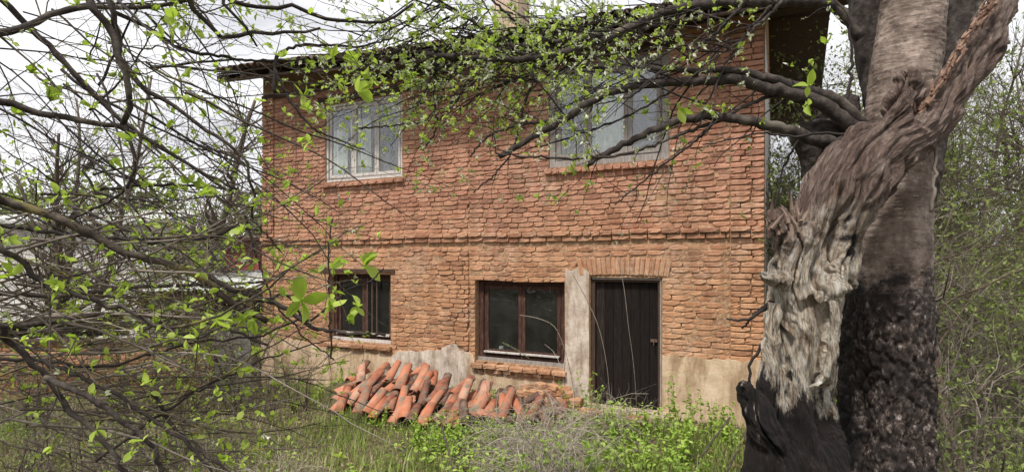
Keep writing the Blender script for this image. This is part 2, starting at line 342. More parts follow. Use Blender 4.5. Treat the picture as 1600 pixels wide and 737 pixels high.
def dead_wood():
    m, nt = new_mat('bleached_charred_wood'); n = N(nt); p = n.pos()
    sep = n.node('ShaderNodeSeparateXYZ'); n.link(p, sep.inputs[0]); z = sep.outputs[2]; x = sep.outputs[0]
    ga = n.node('ShaderNodeAttribute', attribute_name='grain')
    def gp(sc):
        m_ = n.node('ShaderNodeMapping'); m_.inputs['Scale'].default_value = sc; n.link(ga.outputs['Vector'], m_.inputs[0]); return m_.outputs[0]
    g = n.noise(gp((7, 7, 1.9)), 4.2, 10, .76, 1.0)
    g2 = n.noise(gp((22, 22, 3.6)), 3.4, 8, .78, 1.0)
    pale = n.ramp(g, [(.36, (.12, .08, .055)), (.43, (.42, .32, .23)), (.50, (.68, .59, .47)), (.62, (.84, .80, .73))])
    brown = n.ramp(g, [(.34, (.045, .028, .023)), (.44, (.14, .088, .07)), (.54, (.28, .20, .165)), (.68, (.50, .41, .36))])
    f1 = n.math('MULTIPLY', n.math('SUBTRACT', n.math('ADD', z, n.math('MULTIPLY', n.math('SUBTRACT', n.noise(p, 5, 4), .5), .5)), 2.0), 3.2, clamp=True)
    c = n.mix(f1, pale, brown)
    c = n.mix(n.ramp(n.noise(n.pos((5, 5, 1.6)), 3.1, 4), [(.66, (0, 0, 0)), (.78, (1, 1, 1))]), c, (.36, .20, .10))
    c = n.mix(n.ramp(g2, [(.36, (1, 1, 1)), (.45, (0, 0, 0))]), c, (.03, .02, .016))
    c = n.mix(n.math('MULTIPLY', n.ramp(n.noise(gp((60, 60, 8)), 2.2, 6, .75), [(.40, (1, 1, 1)), (.52, (0, 0, 0))]), .6), c, (.07, .048, .038))
    char = n.ramp(n.noise(n.pos((8, 8, 3)), 4, 8, .78), [(.45, (.006, .004, .004)), (.58, (.022, .014, .013)), (.66, (.10, .07, .06)), (.73, (.40, .35, .32))])
    zz = n.math('ADD', n.math('ADD', n.math('ADD', z, .10), n.math('MULTIPLY', n.math('SUBTRACT', n.noise(n.pos((5, 5, 1.6)), 2.2, 8, .72), .5), 1.3)), n.math('MULTIPLY', n.math('SUBTRACT', x, 1.18), .55))
    fc = n.math('MULTIPLY', n.math('SUBTRACT', 1.72, zz), 9, clamp=True)
    for (hx, hy, dep, rr_) in ((1322, 392, 2.29, .040), (1323, 374, 2.29, .048), (1324, 355, 2.29, .042), (1327, 340, 2.27, .03)):   # black spots painted into the knot holes
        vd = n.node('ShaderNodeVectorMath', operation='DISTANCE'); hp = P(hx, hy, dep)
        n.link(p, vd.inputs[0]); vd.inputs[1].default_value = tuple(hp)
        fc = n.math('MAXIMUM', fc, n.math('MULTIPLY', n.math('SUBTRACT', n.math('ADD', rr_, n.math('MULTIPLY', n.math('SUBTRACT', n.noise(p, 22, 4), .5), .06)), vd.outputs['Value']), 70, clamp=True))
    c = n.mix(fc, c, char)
    h = n.math('ADD', n.math('MULTIPLY', g2, 1.2), g)
    n.out(c, .72, n.bump(h, 1.0, .03), .35); return m
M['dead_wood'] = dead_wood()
M['char'] = simple('charred_wood', [(.4, (.007, .006, .006)), (.6, (.018, .014, .013)), (.8, (.06, .045, .042))], 14, (2, 2, .7), rough=.55, bump=.6, spec=.45)
M['red_break'] = simple('broken_heartwood', [(.3, (.14, .07, .05)), (.5, (.36, .22, .16)), (.75, (.55, .40, .31))], 24, (2, 2, 1), bump=1, bd=.02)

# ------------------------------------------------------------------ ground
xs = np.concatenate([np.linspace(-300, -14, 16), np.linspace(-13, 13, 120), np.linspace(14, 300, 16)])
ys = np.concatenate([np.linspace(-120, -3, 10), np.linspace(-2, 18, 96), np.linspace(19, 600, 26)])
GX, GY = np.meshgrid(xs, ys); GZ = ground(GX, GY)
for i in range(GX.shape[0]):
    for j in range(GX.shape[1]):
        if abs(GX[i, j]) < 13 and -2 < GY[i, j] < 18: GZ[i, j] += .03 * fbm(GX[i, j], GY[i, j], 3.1)
mb = MB(); nx = len(xs); ny = len(ys)
ii, jj = np.meshgrid(np.arange(ny - 1), np.arange(nx - 1), indexing='ij'); q = (ii * nx + jj).ravel()
mb.add(np.stack([GX, GY, GZ], -1), f4=np.stack([q, q + 1, q + nx + 1, q + nx], -1))
build(mb, 'ground', M['soil'], smooth=True, kind='structure')

# ------------------------------------------------------------------ brick template meshes
def brick_template(L, Hh, D, seed, j=.0028):
    r = np.random.default_rng(seed)
    xsn = np.array([-.5, -.2, .2, .5]) * (L - .014); zsn = np.linspace(-.5, .5, 3) * (Hh - .013)
    v = []
    dep = r.uniform(-.004, .006) 
    for z in zsn:
        for x in xsn: v.append([x + r.uniform(-j, j), -r.uniform(.000, .005) + dep, z + r.uniform(-j, j) * .8])
    ring = [(0, 0), (1, 0), (2, 0), (3, 0), (3, 1), (3, 2), (2, 2), (1, 2), (0, 2), (0, 1)]
    def rv(sx, sz, y):
        out = []
        for (a, b) in ring:
            x = (a / 3 - .5) * L * sx; z = (b / 2 - .5) * Hh * sz
            cc = .93 if a in (0, 3) and b in (0, 2) else 1; out.append([x * (1 - (1 - cc) * .12 / L) + r.uniform(-j, j) * .6, y, z * cc + r.uniform(-j, j) * .6])
        return out
    for k in (0, 3, 8, 11):   # worn and chipped corners
        c_ = .012 if r.random() < .3 else .004; v[k][1] += c_; v[k][0] *= 1 - c_ * 6 * .12 / L; v[k][2] *= 1 - c_ * 20
    v += rv(1, 1, .010); v += rv(1, 1, D)
    f4 = [[zz * 4 + x, zz * 4 + x + 1, (zz + 1) * 4 + x + 1, (zz + 1) * 4 + x] for zz in range(2) for x in range(3)]
    gi = [a + b * 4 for (a, b) in ring]
    for k in range(10):
        k2 = (k + 1) % 10
        f4.append([gi[k2], gi[k], 12 + k, 12 + k2]); f4.append([12 + k2, 12 + k, 22 + k, 22 + k2])
    return np.array(v), np.array(f4)
BT = {}
for L0 in (.12, .18, .25):
    BT[L0] = [brick_template(L0, .064, .11, int(L0 * 1000) + s) for s in range(10)]
BT_rnd = rng.random(10)
BM = {}
def brick_mesh(L0, k):
    if (L0, k) not in BM:
        m_ = MB(); v, f = BT[L0][k]; m_.add(v, f4=f, rnd=BT_rnd[k]); me = m_.mesh('brick'); me.materials.append(M['brick']); BM[(L0, k)] = me
    return BM[(L0, k)]
def nominal(L): return .12 if L < .15 else (.18 if L < .215 else .25)
def put_brick_obj(parent, name, c, L, H=.064, ry=0, rz=0, k=None, rx=0):
    L0 = nominal(L); k = int(rng.integers(10)) if k is None else k
    o = bpy.data.objects.new(name, brick_mesh(L0, k)); COL.objects.link(o); o.parent = parent
    o.location = c; o.scale = (L / L0, 1, H / .064); o.rotation_euler = (rx, ry, rz)
    return o
def put_brick_mb(mbx, c, L, H=.064, ry=0, k=None):
    L0 = nominal(L); k = int(rng.integers(10)) if k is None else k
    v, f = BT[L0][k]; v = v * np.array([L / L0, 1, H / .062])
    if ry:
        cs, sn = math.cos(ry), math.sin(ry); v = v @ np.array([[cs, 0, sn], [0, 1, 0], [-sn, 0, cs]]).T
    mbx.add(v + np.array(c), f4=f, rnd=BT_rnd[k])

# ------------------------------------------------------------------ the brick house
DEPTH = 6.2; VT = 5.10
house = thing('brick_house', (X0, Y0, 0), 'old two storey house of crumbling orange brick with a dark plank door and tiled roof', 'house', rz=-TH)
house_base = house
def hb(mbx, name, mat, parent=house, smooth=False, kind=None): return build(mbx, name, mat, parent, smooth, kind, world_coords=False)
OP = {'uleft': (U(508), U(628), 3.46, 4.84), 'uright': (U(857), U(1045), 3.41, 4.84),
      'lleft': (U(513), U(610), .66, 1.86), 'mid': (U(742), U(882), .53, 1.80), 'door': (U(922), U(1034), -.02, 1.84)}
ops = list(OP.values())
# mortar wall with real openings
def holed_wall(mbx, u0, u1, v0, v1, holes, y0, y1):
    us = sorted({u0, u1, *[h[0] for h in holes], *[h[1] for h in holes]}); vs = sorted({v0, v1, *[min(max(h[2], v0), v1) for h in holes], *[h[3] for h in holes]})
    for a, b in zip(us[:-1], us[1:]):
        for c, d in zip(vs[:-1], vs[1:]):
            mu, mv = (a + b) / 2, (c + d) / 2
            if any(h[0] < mu < h[1] and h[2] < mv < h[3] for h in holes): continue
            nu_ = max(2, int((b - a) / .045)) + 1; nv_ = max(2, int((d - c) / .045)) + 1; gv = []
            for vv in np.linspace(c, d, nv_):
                for uu in np.linspace(a, b, nu_):
                    e_ = min(uu - a, b - uu, vv - c, d - vv) < 1e-6
                    gv.append([uu, y0 + (0 if e_ else (.010 if vv > 2.5 else 0) + .010 * fbm(uu, vv, 6) + .008 * fbm(uu + 9, vv, 19) + (.03 if fbm(uu + 4, vv, 11) > .52 else 0)), vv])
            mbx.add(gv, f4=[[q_ * nu_ + w2, q_ * nu_ + w2 + 1, (q_ + 1) * nu_ + w2 + 1, (q_ + 1) * nu_ + w2] for q_ in range(nv_ - 1) for w2 in range(nu_ - 1)])
            mbx.add([[a, y1, c], [b, y1, c], [b, y1, d], [a, y1, d]], f4=[[1, 0, 3, 2]])
    for (a, b, c, d) in holes:
        c = max(c, v0)
        mbx.add([[a, y0, c], [b, y0, c], [b, y0, d], [a, y0, d], [a, y1, c], [b, y1, c], [b, y1, d], [a, y1, d]],
                f4=[[0, 4, 5, 1], [1, 5, 6, 2], [2, 6, 7, 3], [3, 7, 4, 0]])
w_ = MB(); holed_wall(w_, 0.005, WU - .005, -.6, VT, ops, .008, .42)
wall = hb(w_, 'wall', M['mortar'])
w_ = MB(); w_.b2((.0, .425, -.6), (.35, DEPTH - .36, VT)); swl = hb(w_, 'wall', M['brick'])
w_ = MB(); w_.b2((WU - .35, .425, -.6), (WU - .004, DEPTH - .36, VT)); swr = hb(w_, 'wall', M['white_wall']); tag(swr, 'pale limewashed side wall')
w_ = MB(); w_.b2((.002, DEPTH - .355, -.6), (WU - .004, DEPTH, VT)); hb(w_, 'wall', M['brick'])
w_ = MB(); w_.b2((.36, .43, 2.38), (WU - .36, DEPTH - .37, 2.56)); hb(w_, 'floor', M['interior'])
w_ = MB(); w_.b2((.36, .43, VT - .1), (WU - .36, DEPTH - .37, VT - .04)); hb(w_, 'ceiling', M['interior'])
w_ = MB(); w_.b2((.36, 2.6, -.3), (WU - .36, 2.68, 2.36)); w_.b2((.36, 2.6, 2.57), (WU - .36, 2.68, VT - .11)); hb(w_, 'partition', M['interior'])
# plaster band
pe = [(405, .62), (470, .60), (515, .50), (612, .49), (622, .56), (650, .60), (672, .62), (690, .66), (700, .72), (710, .78), (716, .76), (720, .66), (728, .66), (741, .64), (743, .33), (882, .33), (884, 1.93), (905, 1.99), (921, 1.90), (923, -1), (1033, -1), (1035, .83), (1100, .82), (1195, .86)]
pu = np.array([U(a) for a, b in pe]); pv = np.array([b for a, b in pe])
def edge(u): return float(np.interp(u, pu, pv))
PILS = [(U(1141), WU, .022, -1, 9), (0, U(428), .022, -1, 9), (U(692), U(733), .018, -1, 2.3)]
def pil(u, v):
    for a, b, d, c, e in PILS:
        if a <= u <= b and c <= v <= e: return d
    return 0.0
mbs = MB()
def plaster_run(a, b, bot=-.6):
    us = np.arange(a, b, .045); us = np.append(us, b) if b - us[-1] > .004 else us
    top = np.array([edge(min(max(u, a + .004), b - .004)) + .035 * fbm(u, 0, 9) + .02 * fbm(u, 5, 31) for u in us])
    rows = 9; v = []
    for k in range(rows):
        t = k / (rows - 1)
        for i, u in enumerate(us):
            z = bot + (top[i] - bot) * t
            y = -.022 - pil(u, z) * 1.0 + .008 * fbm(u, z, 4)
            if k == rows - 1: y += .006
            v.append([u, y, z])
    for i, u in enumerate(us): v.append([u, .02, top[i] + .002])
    n = len(us); rows += 1
    rn = [.0] * len(v)
    for q_, (x, y, z) in enumerate(v):
        px = np.interp(x, [U(p) for p in range(405, 1200, 15)], list(range(405, 1200, 15)))
        rn[q_] = .85 if (612 < px < 735 or 880 < px < 922) else .1
    f = [[r * n + i, r * n + i + 1, (r + 1) * n + i + 1, (r + 1) * n + i] for r in range(rows - 1) for i in range(n - 1)]
    # end caps
    e0 = len(v)
    mbs.add(v, f4=f, rnd=rn)
    for s_ in (0, n - 1):
        col = [v[r * n + s_] for r in range(rows)]; back = [[c[0], .03, c[2]] for c in col]
        mbs.add(col + back, f4=[[r, r + 1, rows + r + 1, rows + r] for r in range(rows - 1)], rnd=.5)
plaster_run(0.0, U(741.8)); plaster_run(U(742.2), U(882.9)); plaster_run(U(884), U(921)); plaster_run(U(1035), WU)
hb(mbs, 'plaster', M['plaster'], smooth=False)

# bricks
bricks = []      # (u, v, L, w, ry, H)
vcur = .0; course = 0; CH = .0735
VS0, VS1 = 2.37, 2.52     # string course
while vcur < VT - .03:
    v = vcur + CH / 2
    blocks = [(-.001, -.001)] + sorted([(h[0], h[1]) for h in ops if h[2] - .08 < v < h[3] - .005]) + [(WU, WU)]
    if 1.84 < v < 2.10: blocks = [b for b in blocks if b[0] != OP['door'][0]] ; blocks.insert(-1, (U(900), U(1048))); blocks = sorted(blocks)
    for (a, b) in zip(blocks[:-1], blocks[1:]):
        u0, u1 = a[1], b[0]; u = u0; first = True
        while u < u1 - .03:
            Lb = float(rng.choice([.25, .25, .25, .12, .18], p=[.3, .25, .2, .15, .1])) * rng.uniform(.93, 1.07)
            if first and course % 2: Lb = .13 * rng.uniform(.9, 1.2)
            first = False
            for pu_ in (U(1141), U(428), U(733)):   # joints at the pilaster seams
                if u < pu_ - .01 < u + Lb: Lb = pu_ - u
            if u + Lb > u1 - .06: Lb = u1 - u
            if Lb > .30: Lb /= 2
            bricks.append([u + Lb / 2, v, Lb - rng.uniform(.004, .013)]); u += Lb
    vcur += CH * rng.uniform(.97, 1.03); course += 1
rec = []
for (u, v, Lb) in bricks:
    if Lb < .03: continue
    if v + .03 < edge(u) - .02 and v + .03 < max(edge(u - Lb / 2), 0) + .0: continue
    if rng.random() < .004: continue
    px_ = u
    if abs(u - U(822)) < .10 and abs(v - 2.70) < .035: continue     # the missing brick
    wav = .008 * math.sin(u * 1.7 + 1) + .006 * math.sin(u * 5.1 + v)
    y = -pil(u, v) + rng.uniform(-.003, .004) + (.010 if rng.random() < .05 else 0)
    if VS0 + .075 <= v < VS1: y -= .055
    elif VS0 <= v < VS0 + .075: y -= .03
    elif abs(v - (VS0 - .03)) < .04: y += .012
    H = .065 * rng.uniform(.93, 1.04); ry = rng.normal(0, .0045)
    if v > 2.6 and rng.random() < .25: H *= .93
    rec.append((u, v + wav * (1 if .1 < u < WU - .1 else .6), Lb, y, ry, H))
# which bricks show largest: the nearest to the camera and not lost behind the tree
def near(r): 
    p = H2W(r[0], 0, r[1]); return (p[0] ** 2 + p[1] ** 2) 
cand = sorted([i for i, r in enumerate(rec) if .85 < r[1] < 4.6 and r[2] > .16], key=lambda i: near(rec[i]))
single = set(cand[:262])
mbs = MB()
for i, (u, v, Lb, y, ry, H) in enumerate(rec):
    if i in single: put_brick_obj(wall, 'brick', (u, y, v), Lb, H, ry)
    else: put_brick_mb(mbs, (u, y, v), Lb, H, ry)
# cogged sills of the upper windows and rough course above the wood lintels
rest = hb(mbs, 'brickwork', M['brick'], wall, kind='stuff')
ua, ub = U(904), U(1047); nv = 19     # the arch of upright bricks over the door
for k in range(nv):
    t = (k + .5) / nv; ang = (t - .5) * .42
    put_brick_obj(wall, 'brick', (ua + (ub - ua) * t, -.012 + rng.uniform(-.006, .004), 1.975 + .02 * (1 - (2 * t - 1) ** 2)), .235 * rng.uniform(.94, 1.02), .066, R(90) + ang, 0)

# sills of headers
def sill(h, parent, proud, z, n, Lh=.115):
    a, b = h[0] - .05, h[1] + .05; st = (b - a) / n
    for k in range(n):
        put_brick_obj(parent, 'brick', (a + st * (k + .5), -proud + rng.uniform(-.012, .006), z + rng.uniform(-.004, .004) - .0), st * rng.uniform(.93, .99), .07 * rng.uniform(.9, 1.05), rng.normal(0, .02), rng.normal(0, .02))
sill(OP['uleft'], wall, .055, 3.395, 10); sill(OP['uright'], wall, .055, 3.345, 16)
sill(OP['lleft'], wall, .075, .60, 5); sill(OP['mid'], wall, .085, .465, 7); 
a, b = OP['mid'][0], OP['mid'][1]
for k in range(9): put_brick_obj(wall, 'brick', (a + (b - a) * (k + .5) / 9, -.03 + rng.uniform(-.02, .02), .39 + rng.uniform(-.01, .01)), .14, .05, rng.normal(0, .05), rng.normal(0, .06))

# windows
def bars(mbx, a, b, c, d, t, y0, y1, tb=None):
    tb = tb or t
    mbx.b2((a, y0, c), (a + t, y1, d)); mbx.b2((b - t, y0, c), (b, y1, d))
    mbx.b2((a + t, y0 + .001, c), (b - t, y1 - .001, c + tb)); mbx.b2((a + t, y0 + .001, d - t), (b - t, y1 - .001, d))
def window(h, splits, mat, mat_in, recess, t=.06, tc=.045, bottom=None, transoms=(), glass='glass'):
    a, b, c, d = h; a += .006; b -= .006; c += .006; d -= .006
    m_ = MB(); bars(m_, a, b, c, d, t, recess, recess + .09)
    wn_ = hb(m_, 'window', mat)
    m_ = MB(); bars(m_, a + t + .002, b - t - .002, c + t + .002, d - t - .002, .018, recess + .03, recess + .075); hb(m_, 'frame', mat, wn_)
    xs_ = [a + t + .021 + (b - a - 2 * t - .042) * s_ for s_ in (0, *splits, 1)]
    for x0, x1 in zip(xs_[:-1], xs_[1:]):
        m_ = MB(); bars(m_, x0 + .003, x1 - .003, c + t + .024, d - t - .024, tc, recess + .018, recess + .062, tc * 1.2)
        for tr in transoms: m_.b2((x0 + .003 + tc, recess + .022, c + (d - c) * tr - .014), (x1 - .003 - tc, recess + .058, c + (d - c) * tr + .014))
        hb(m_, 'casement', mat_in, wn_)
        m_ = MB(); m_.b2((x0 + tc - .004, recess + .038, c + t + .024 + tc), (x1 - tc + .004, recess + .042, d - t - .02 - tc)); hb(m_, 'pane', M[glass], wn_)
    if bottom is not None:
        m_ = MB(); m_.b2((a - .004, recess - .045, c - .004), (b + .004, recess - .002, c + .045)); hb(m_, 'sill', bottom, wn_)
    return wn_
wul = window(OP['uleft'], (.36, .68), M['white_frame'], M['white_frame'], .03, t=.042, tc=.042, glass='bright_glass')
wur = window(OP['uright'], (.31, .70), M['grey_frame'], M['grey_frame'], .03, t=.085, tc=.055, glass='bright_glass')
wll = window(OP['lleft'], (.5,), M['brown_frame'], M['brown_frame'], .14, t=.07, tc=.05, bottom=M['white_frame'])
wmd = window(OP['mid'], (.5,), M['brown_frame'], M['brown_frame'], .12, t=.08, tc=.055, bottom=M['grey_frame'])
for w__, lab in ((wul, 'upper window with flaking white frame and three casements'), (wur, 'wide upper window with weathered grey frame'), (wll, 'lower window with dark brown frame behind leaves'), (wmd, 'dark brown lower window beside the door')): w__['label'] = lab
m_ = MB(); h = OP['mid']
for x in (h[0] + .13, (h[0] + h[1]) / 2 - .055): pass
m_.b2((h[0] + .115, .075, h[2] + .128), ((h[0] + h[1]) / 2 - .012, .128, h[2] + .150)); m_.b2(((h[0] + h[1]) / 2 + .012, .075, h[2] + .128), (h[1] - .115, .128, h[2] + .150))
hb(m_, 'rail', M['white_frame'], wmd)
h = OP['lleft']; m_ = MB(); xm_ = (h[0] + h[1]) / 2; m_.b2((h[0] + .10, .095, h[2] + .115), (xm_ - .012, .148, h[2] + .150)); m_.b2((xm_ + .012, .095, h[2] + .115), (h[1] - .10, .148, h[2] + .150)); hb(m_, 'rail', M['white_frame'], wll)
m_ = MB()
for k in range(3):
    x = (h[0] + h[1]) / 2 + .09 + k * .105; m_.b2((x, .11, h[2] + .09), (x + .018, .125, h[3] - .09))
hb(m_, 'bars', M['metal'], wll, kind='stuff')
# timber lintels
m_ = MB(); m_.b2((U(498), -.03, 4.86), (U(668), .10, 4.97)); hb(m_, 'lintel', M['dark_wood'])
m_ = MB(); m_.b2((U(845), -.03, 4.86), (U(1055), .10, 4.97)); hb(m_, 'lintel', M['dark_wood'])
m_ = MB(); m_.b2((U(500), -.02, 1.865), (U(617), .10, 1.925)); hb(m_, 'lintel', M['dark_wood'])

# door
h = OP['door']; m_ = MB()
m_.b2((h[0] + .004, .05, 0), (h[0] + .055, .16, h[3] - .004)); m_.b2((h[1] - .06, .05, 0), (h[1] - .004, .16, h[3] - .004)); m_.b2((h[0] + .055, .052, h[3] - .06), (h[1] - .06, .158, h[3] - .006))
fr_ = hb(m_, 'door_frame', M['dark_wood'])
m_ = MB(); m_.b2((h[0] + .02, .03, h[3] - .028), (h[1] - .02, .049, h[3] - .006)); m_.b2((h[1] - .03, .03, .02), (h[1] - .008, .049, h[3] - .03)); hb(m_, 'trim', M['grey_frame'], fr_)
m_ = MB(); m_.b2((h[0] + .06, .125, .02), (h[1] - .064, .15, h[3] - .062)); door = hb(m_, 'door', M['door_wood'])
xa, xb = h[0] + .058, h[1] - .063; npl = 7; st = (xb - xa) / npl
for k in range(npl):
    m_ = MB(); g_ = .003
    m_.box((xa + st * (k + .5), .113 + rng.uniform(-.003, .003), .92 + rng.uniform(-.01, .01)), (st - g_ * 2, .022, 1.74 + rng.uniform(-.03, 0)), rnd=rng.random(), jit=.0015)
    hb(m_, 'plank', M['door_wood'], door)
m_ = MB(); m_.b2((xb - .10, .072, .98), (xb - .01, .086, 1.02)); m_.tube([(xb - .05, .08, 1.0), (xb - .05, .04, 1.0), (xb - .05, .035, .94)], .007, 8); hb(m_, 'latch', M['metal'], door)
m_ = MB(); m_.box(((h[0] + h[1]) / 2, -.16, .03), (h[1] - h[0] + .16, .36, .12), jit=.01); hb(m_, 'doorstep', M['plaster'])

# roof: eave falls a little to the right; rafters, boards, clay tiles
OH = .68; EU0, EU1 = -.38, WU + .95
def eave_v(u): return float(np.interp(u, [-.8, 1.2, 3.5, 5, WU + .7], [5.54, 5.44, 5.24, 5.17, 5.06]))
PITCH = math.tan(R(21)); RD = DEPTH / 2 + OH
def roof_pt(u, s, up=0): return (u, -OH + s, eave_v(u) - .06 + (s) * PITCH + up)
def slab(mbx, u0, u1, back=False):
    n_ = 24; us = np.linspace(u0, u1, n_); v = []
    for up in (0, .03):
        for s in (0, RD):
            for u in us:
                x, y, z = roof_pt(u, s, up); 
                if back: y = DEPTH - y
                v.append([x, y, z])
    f = []
    for i in range(n_ - 1):
        f += [[i, i + 1, n_ + i + 1, n_ + i], [2 * n_ + i, 3 * n_ + i, 3 * n_ + i + 1, 2 * n_ + i + 1], [i, 2 * n_ + i, 2 * n_ + i + 1, i + 1]]
    f += [[0, n_, 3 * n_, 2 * n_], [n_ - 1, 2 * n_ - 1 + n_ * 0, 4 * n_ - 1, 3 * n_ - 1]]
    mbx.add(v, f4=f)
m_ = MB(); slab(m_, EU0, EU1); slab(m_, EU0, EU1, True); roof = hb(m_, 'roof', M['eave_wood'])
m_ = MB()
for u in (0.0, WU):
    s_ = .3 if u == 0 else -.3; zt = roof_pt(u, RD)[2] - .02; ze = roof_pt(u, OH + .01)[2] - .02; v = []
    for uu in (u + (.003 if u == 0 else -.003), u + s_): v += [[uu, .012, VT], [uu, DEPTH - .012, VT], [uu, DEPTH - .012, ze], [uu, DEPTH / 2, zt], [uu, .012, ze]]
    m_.add(v, f4=[[0, 1, 6, 5], [1, 2, 7, 6], [2, 3, 8, 7], [3, 4, 9, 8], [4, 0, 5, 9], [0, 4, 2, 1], [5, 6, 7, 9]], f3=[[2, 4, 3], [7, 8, 9]])
us_ = np.linspace(.31, WU - .31, 14); v = []
for yy in (.06, .2):
    for zz in (0, 1): v += [[u, yy, VT + .101 if zz == 0 else roof_pt(u, OH + .06)[2] - .01] for u in us_]
m_.add(v, f4=[[i, i + 1, 14 + i + 1, 14 + i] for i in range(13)] + [[28 + i + 1, 28 + i, 42 + i, 42 + i + 1] for i in range(13)])
hb(m_, 'gable', M['mortar'])
k = 0; u = EU0 + .06
while u < EU1:
    m_ = MB(); p0 = np.array(roof_pt(u, rng.uniform(-.02, .10), -.058)); p1 = np.array(roof_pt(u, 1.5, -.058))
    m_.add([[u - .04, p0[1], p0[2] - .05], [u + .04, p0[1], p0[2] - .05], [u + .04, p1[1], p1[2] - .05], [u - .04, p1[1], p1[2] - .05],
            [u - .04, p0[1], p0[2] + .05], [u + .04, p0[1], p0[2] + .05], [u + .04, p1[1], p1[2] + .05], [u - .04, p1[1], p1[2] + .05]],
           f4=[[0, 3, 2, 1], [4, 5, 6, 7], [0, 1, 5, 4], [1, 2, 6, 5], [2, 3, 7, 6], [3, 0, 4, 7]], rnd=rng.random())
    hb(m_, 'rafter', M['eave_wood'], roof); u += .62 * rng.uniform(.93, 1.05)
for k in range(5):
    m_ = MB(); s__ = .05 + k * .12; va, vb = roof_pt(EU0 + .02, s__, -.115), roof_pt(EU1 - .02, s__, -.115); uu = np.linspace(EU0 + .02, EU1 - .02, 12)
    m_.tube([(q_, -OH + s__, roof_pt(q_, s__, -.125)[2] + rng.uniform(-.012, .012)) for q_ in uu], .022, 5, rough=.2, rnd=rng.random()); hb(m_, 'batten', M['eave_wood'], roof)
m_ = MB(); m_.b2((.0, -.02, VT + .002), (WU + .93, .20, VT + .10)); hb(m_, 'wall_plate', M['dark_wood'])
for w0 in (DEPTH / 2, DEPTH - .3):   # purlin ends carried past the side wall
    m_ = MB(); zz_ = VT + (w0 + OH) * PITCH - .30 if w0 < DEPTH - 1 else VT + .05
    m_.b2((WU + .002, w0 - .08, zz_ - .09), (WU + .93, w0 + .08, zz_ + .08)); hb(m_, 'purlin', M['dark_wood'])
# half-round tile template (x across, y along, arch up)
def half_tile(L=.42, w0=.085, w1=.065, th=.013, k=7, inv=False, seed=0):
    r = np.random.default_rng(seed); an = np.linspace(0, math.pi, k); v = []
    for (y, w) in ((0, w0), (L / 2, (w0 + w1) / 2), (L, w1)):
        for o_ in (0, -th):
            for a in an:
                rr = w + o_ + r.uniform(-.0015, .0015); z = math.sin(a) * rr * .85
                v.append([math.cos(a) * rr, y, -z if inv else z])
    f = []
    for j in range(2):
        b0 = j * 2 * k; b1 = b0 + 2 * k
        for i in range(k - 1):
            f += [[b0 + i, b0 + i + 1, b1 + i + 1, b1 + i], [b0 + k + i, b1 + k + i, b1 + k + i + 1, b0 + k + i + 1]]
        f += [[b0, b1, b1 + k, b0 + k], [b0 + k - 1, b0 + 2 * k - 1, b1 + 2 * k - 1, b1 + k - 1]]
    for i in range(k - 1):
        f += [[i, k + i, k + i + 1, i + 1], [4 * k + i, 4 * k + i + 1, 5 * k + i + 1, 5 * k + i]]
    return np.array(v), np.array(f)
roof_tiles_me = []
for s in range(6):
    tv, tf = half_tile(seed=s, inv=(s % 2 == 1)); m_ = MB(); m_.add(tv, f4=tf, rnd=rng.random()); me = m_.mesh('tile', True); me.materials.append(M['roof_tile']); roof_tiles_me.append((me, tv, tf))
mst = MB(); NT = int((EU1 - EU0) / .155); ang = math.atan(PITCH)
for r_ in range(int(RD / math.cos(ang) / .33) + 1):
    for c_ in range(NT):
        for lay in (0, 1):
            u = EU0 + .08 + c_ * .155 + lay * .0775; s = r_ * .33 * math.cos(ang) - .07 + rng.uniform(-.035, .03) + (rng.uniform(.04, .12) if r_ == 0 and rng.random() < .15 else 0)
            p = np.array(roof_pt(u, s, .045 + (.085 if lay == 0 else .095) * (1 if lay == 0 else .55)))
            p[2] = roof_pt(u, s, 0)[2] + (.115 if lay == 0 else .055)
            kk = int(rng.integers(3)) * 2 + (0 if lay else 1); me, tv, tf = roof_tiles_me[kk]
            rz_ = rng.normal(0, .07); p[2] += rng.uniform(-.008, .014)
            if r_ < 2 and lay == 1 or (r_ == 0):
                o = bpy.data.objects.new('tile', me); COL.objects.link(o); o.parent = roof; o.location = p; o.rotation_euler = (ang, 0, rz_)
            else:
                Rm = np.array(Matrix.Rotation(rz_, 3, 'Z') @ Matrix.Rotation(ang, 3, 'X')); mst.add(tv @ Rm.T + p, f4=tf, rnd=rng.random())
hb(mst, 'tiling', M['roof_tile'], roof, kind='stuff', smooth=True)
m_ = MB(); slab_b = 0
for i in range(18):   # back slope covered with plain courses
    pass
m_ = MB(); m_.b2((U(700), 1.55, 5.7), (U(700) + .50, 2.05, 7.05)); m_.b2((U(700) - .05, 1.5, 7.052), (U(700) + .55, 2.1, 7.13)); ch_ = hb(m_, 'chimney', M['plaster'], roof)

# curtains, jar
def curtain(h, u0, u1, v0, v1, y, label):
    us = np.linspace(u0, u1, 40); m_ = MB(); v = []
    for z in np.linspace(v0, v1, 6):
        for i, u in enumerate(us): v.append([u, y + .022 * math.sin(u * 58 + .5 * math.sin(z * 3)) + .008 * math.sin(u * 23), z])
    m_.add(v, f4=[[r * 40 + i, r * 40 + i + 1, (r + 1) * 40 + i + 1, (r + 1) * 40 + i] for r in range(5) for i in range(39)], rnd=.5)
    o = build(m_, 'curtain', M['curtain'], None, True); o.location = (X0, Y0, 0); o.rotation_euler = (0, 0, -TH)
    md = o.modifiers.new('thickness', 'SOLIDIFY'); md.thickness = .002
    tag(o, label, 'curtain', 'white curtains in the upper windows')
h = OP['uleft']
curtain(h, h[0] + .10, h[0] + .45, h[2] + .1, h[3] - .45, .098, 'white curtain at the left pane of the white framed upper window')
curtain(h, h[0] + .50, h[0] + .95, h[2] + .1, h[3] - .30, .099, 'white curtain behind the middle pane of the white framed upper window')
h = OP['uright']
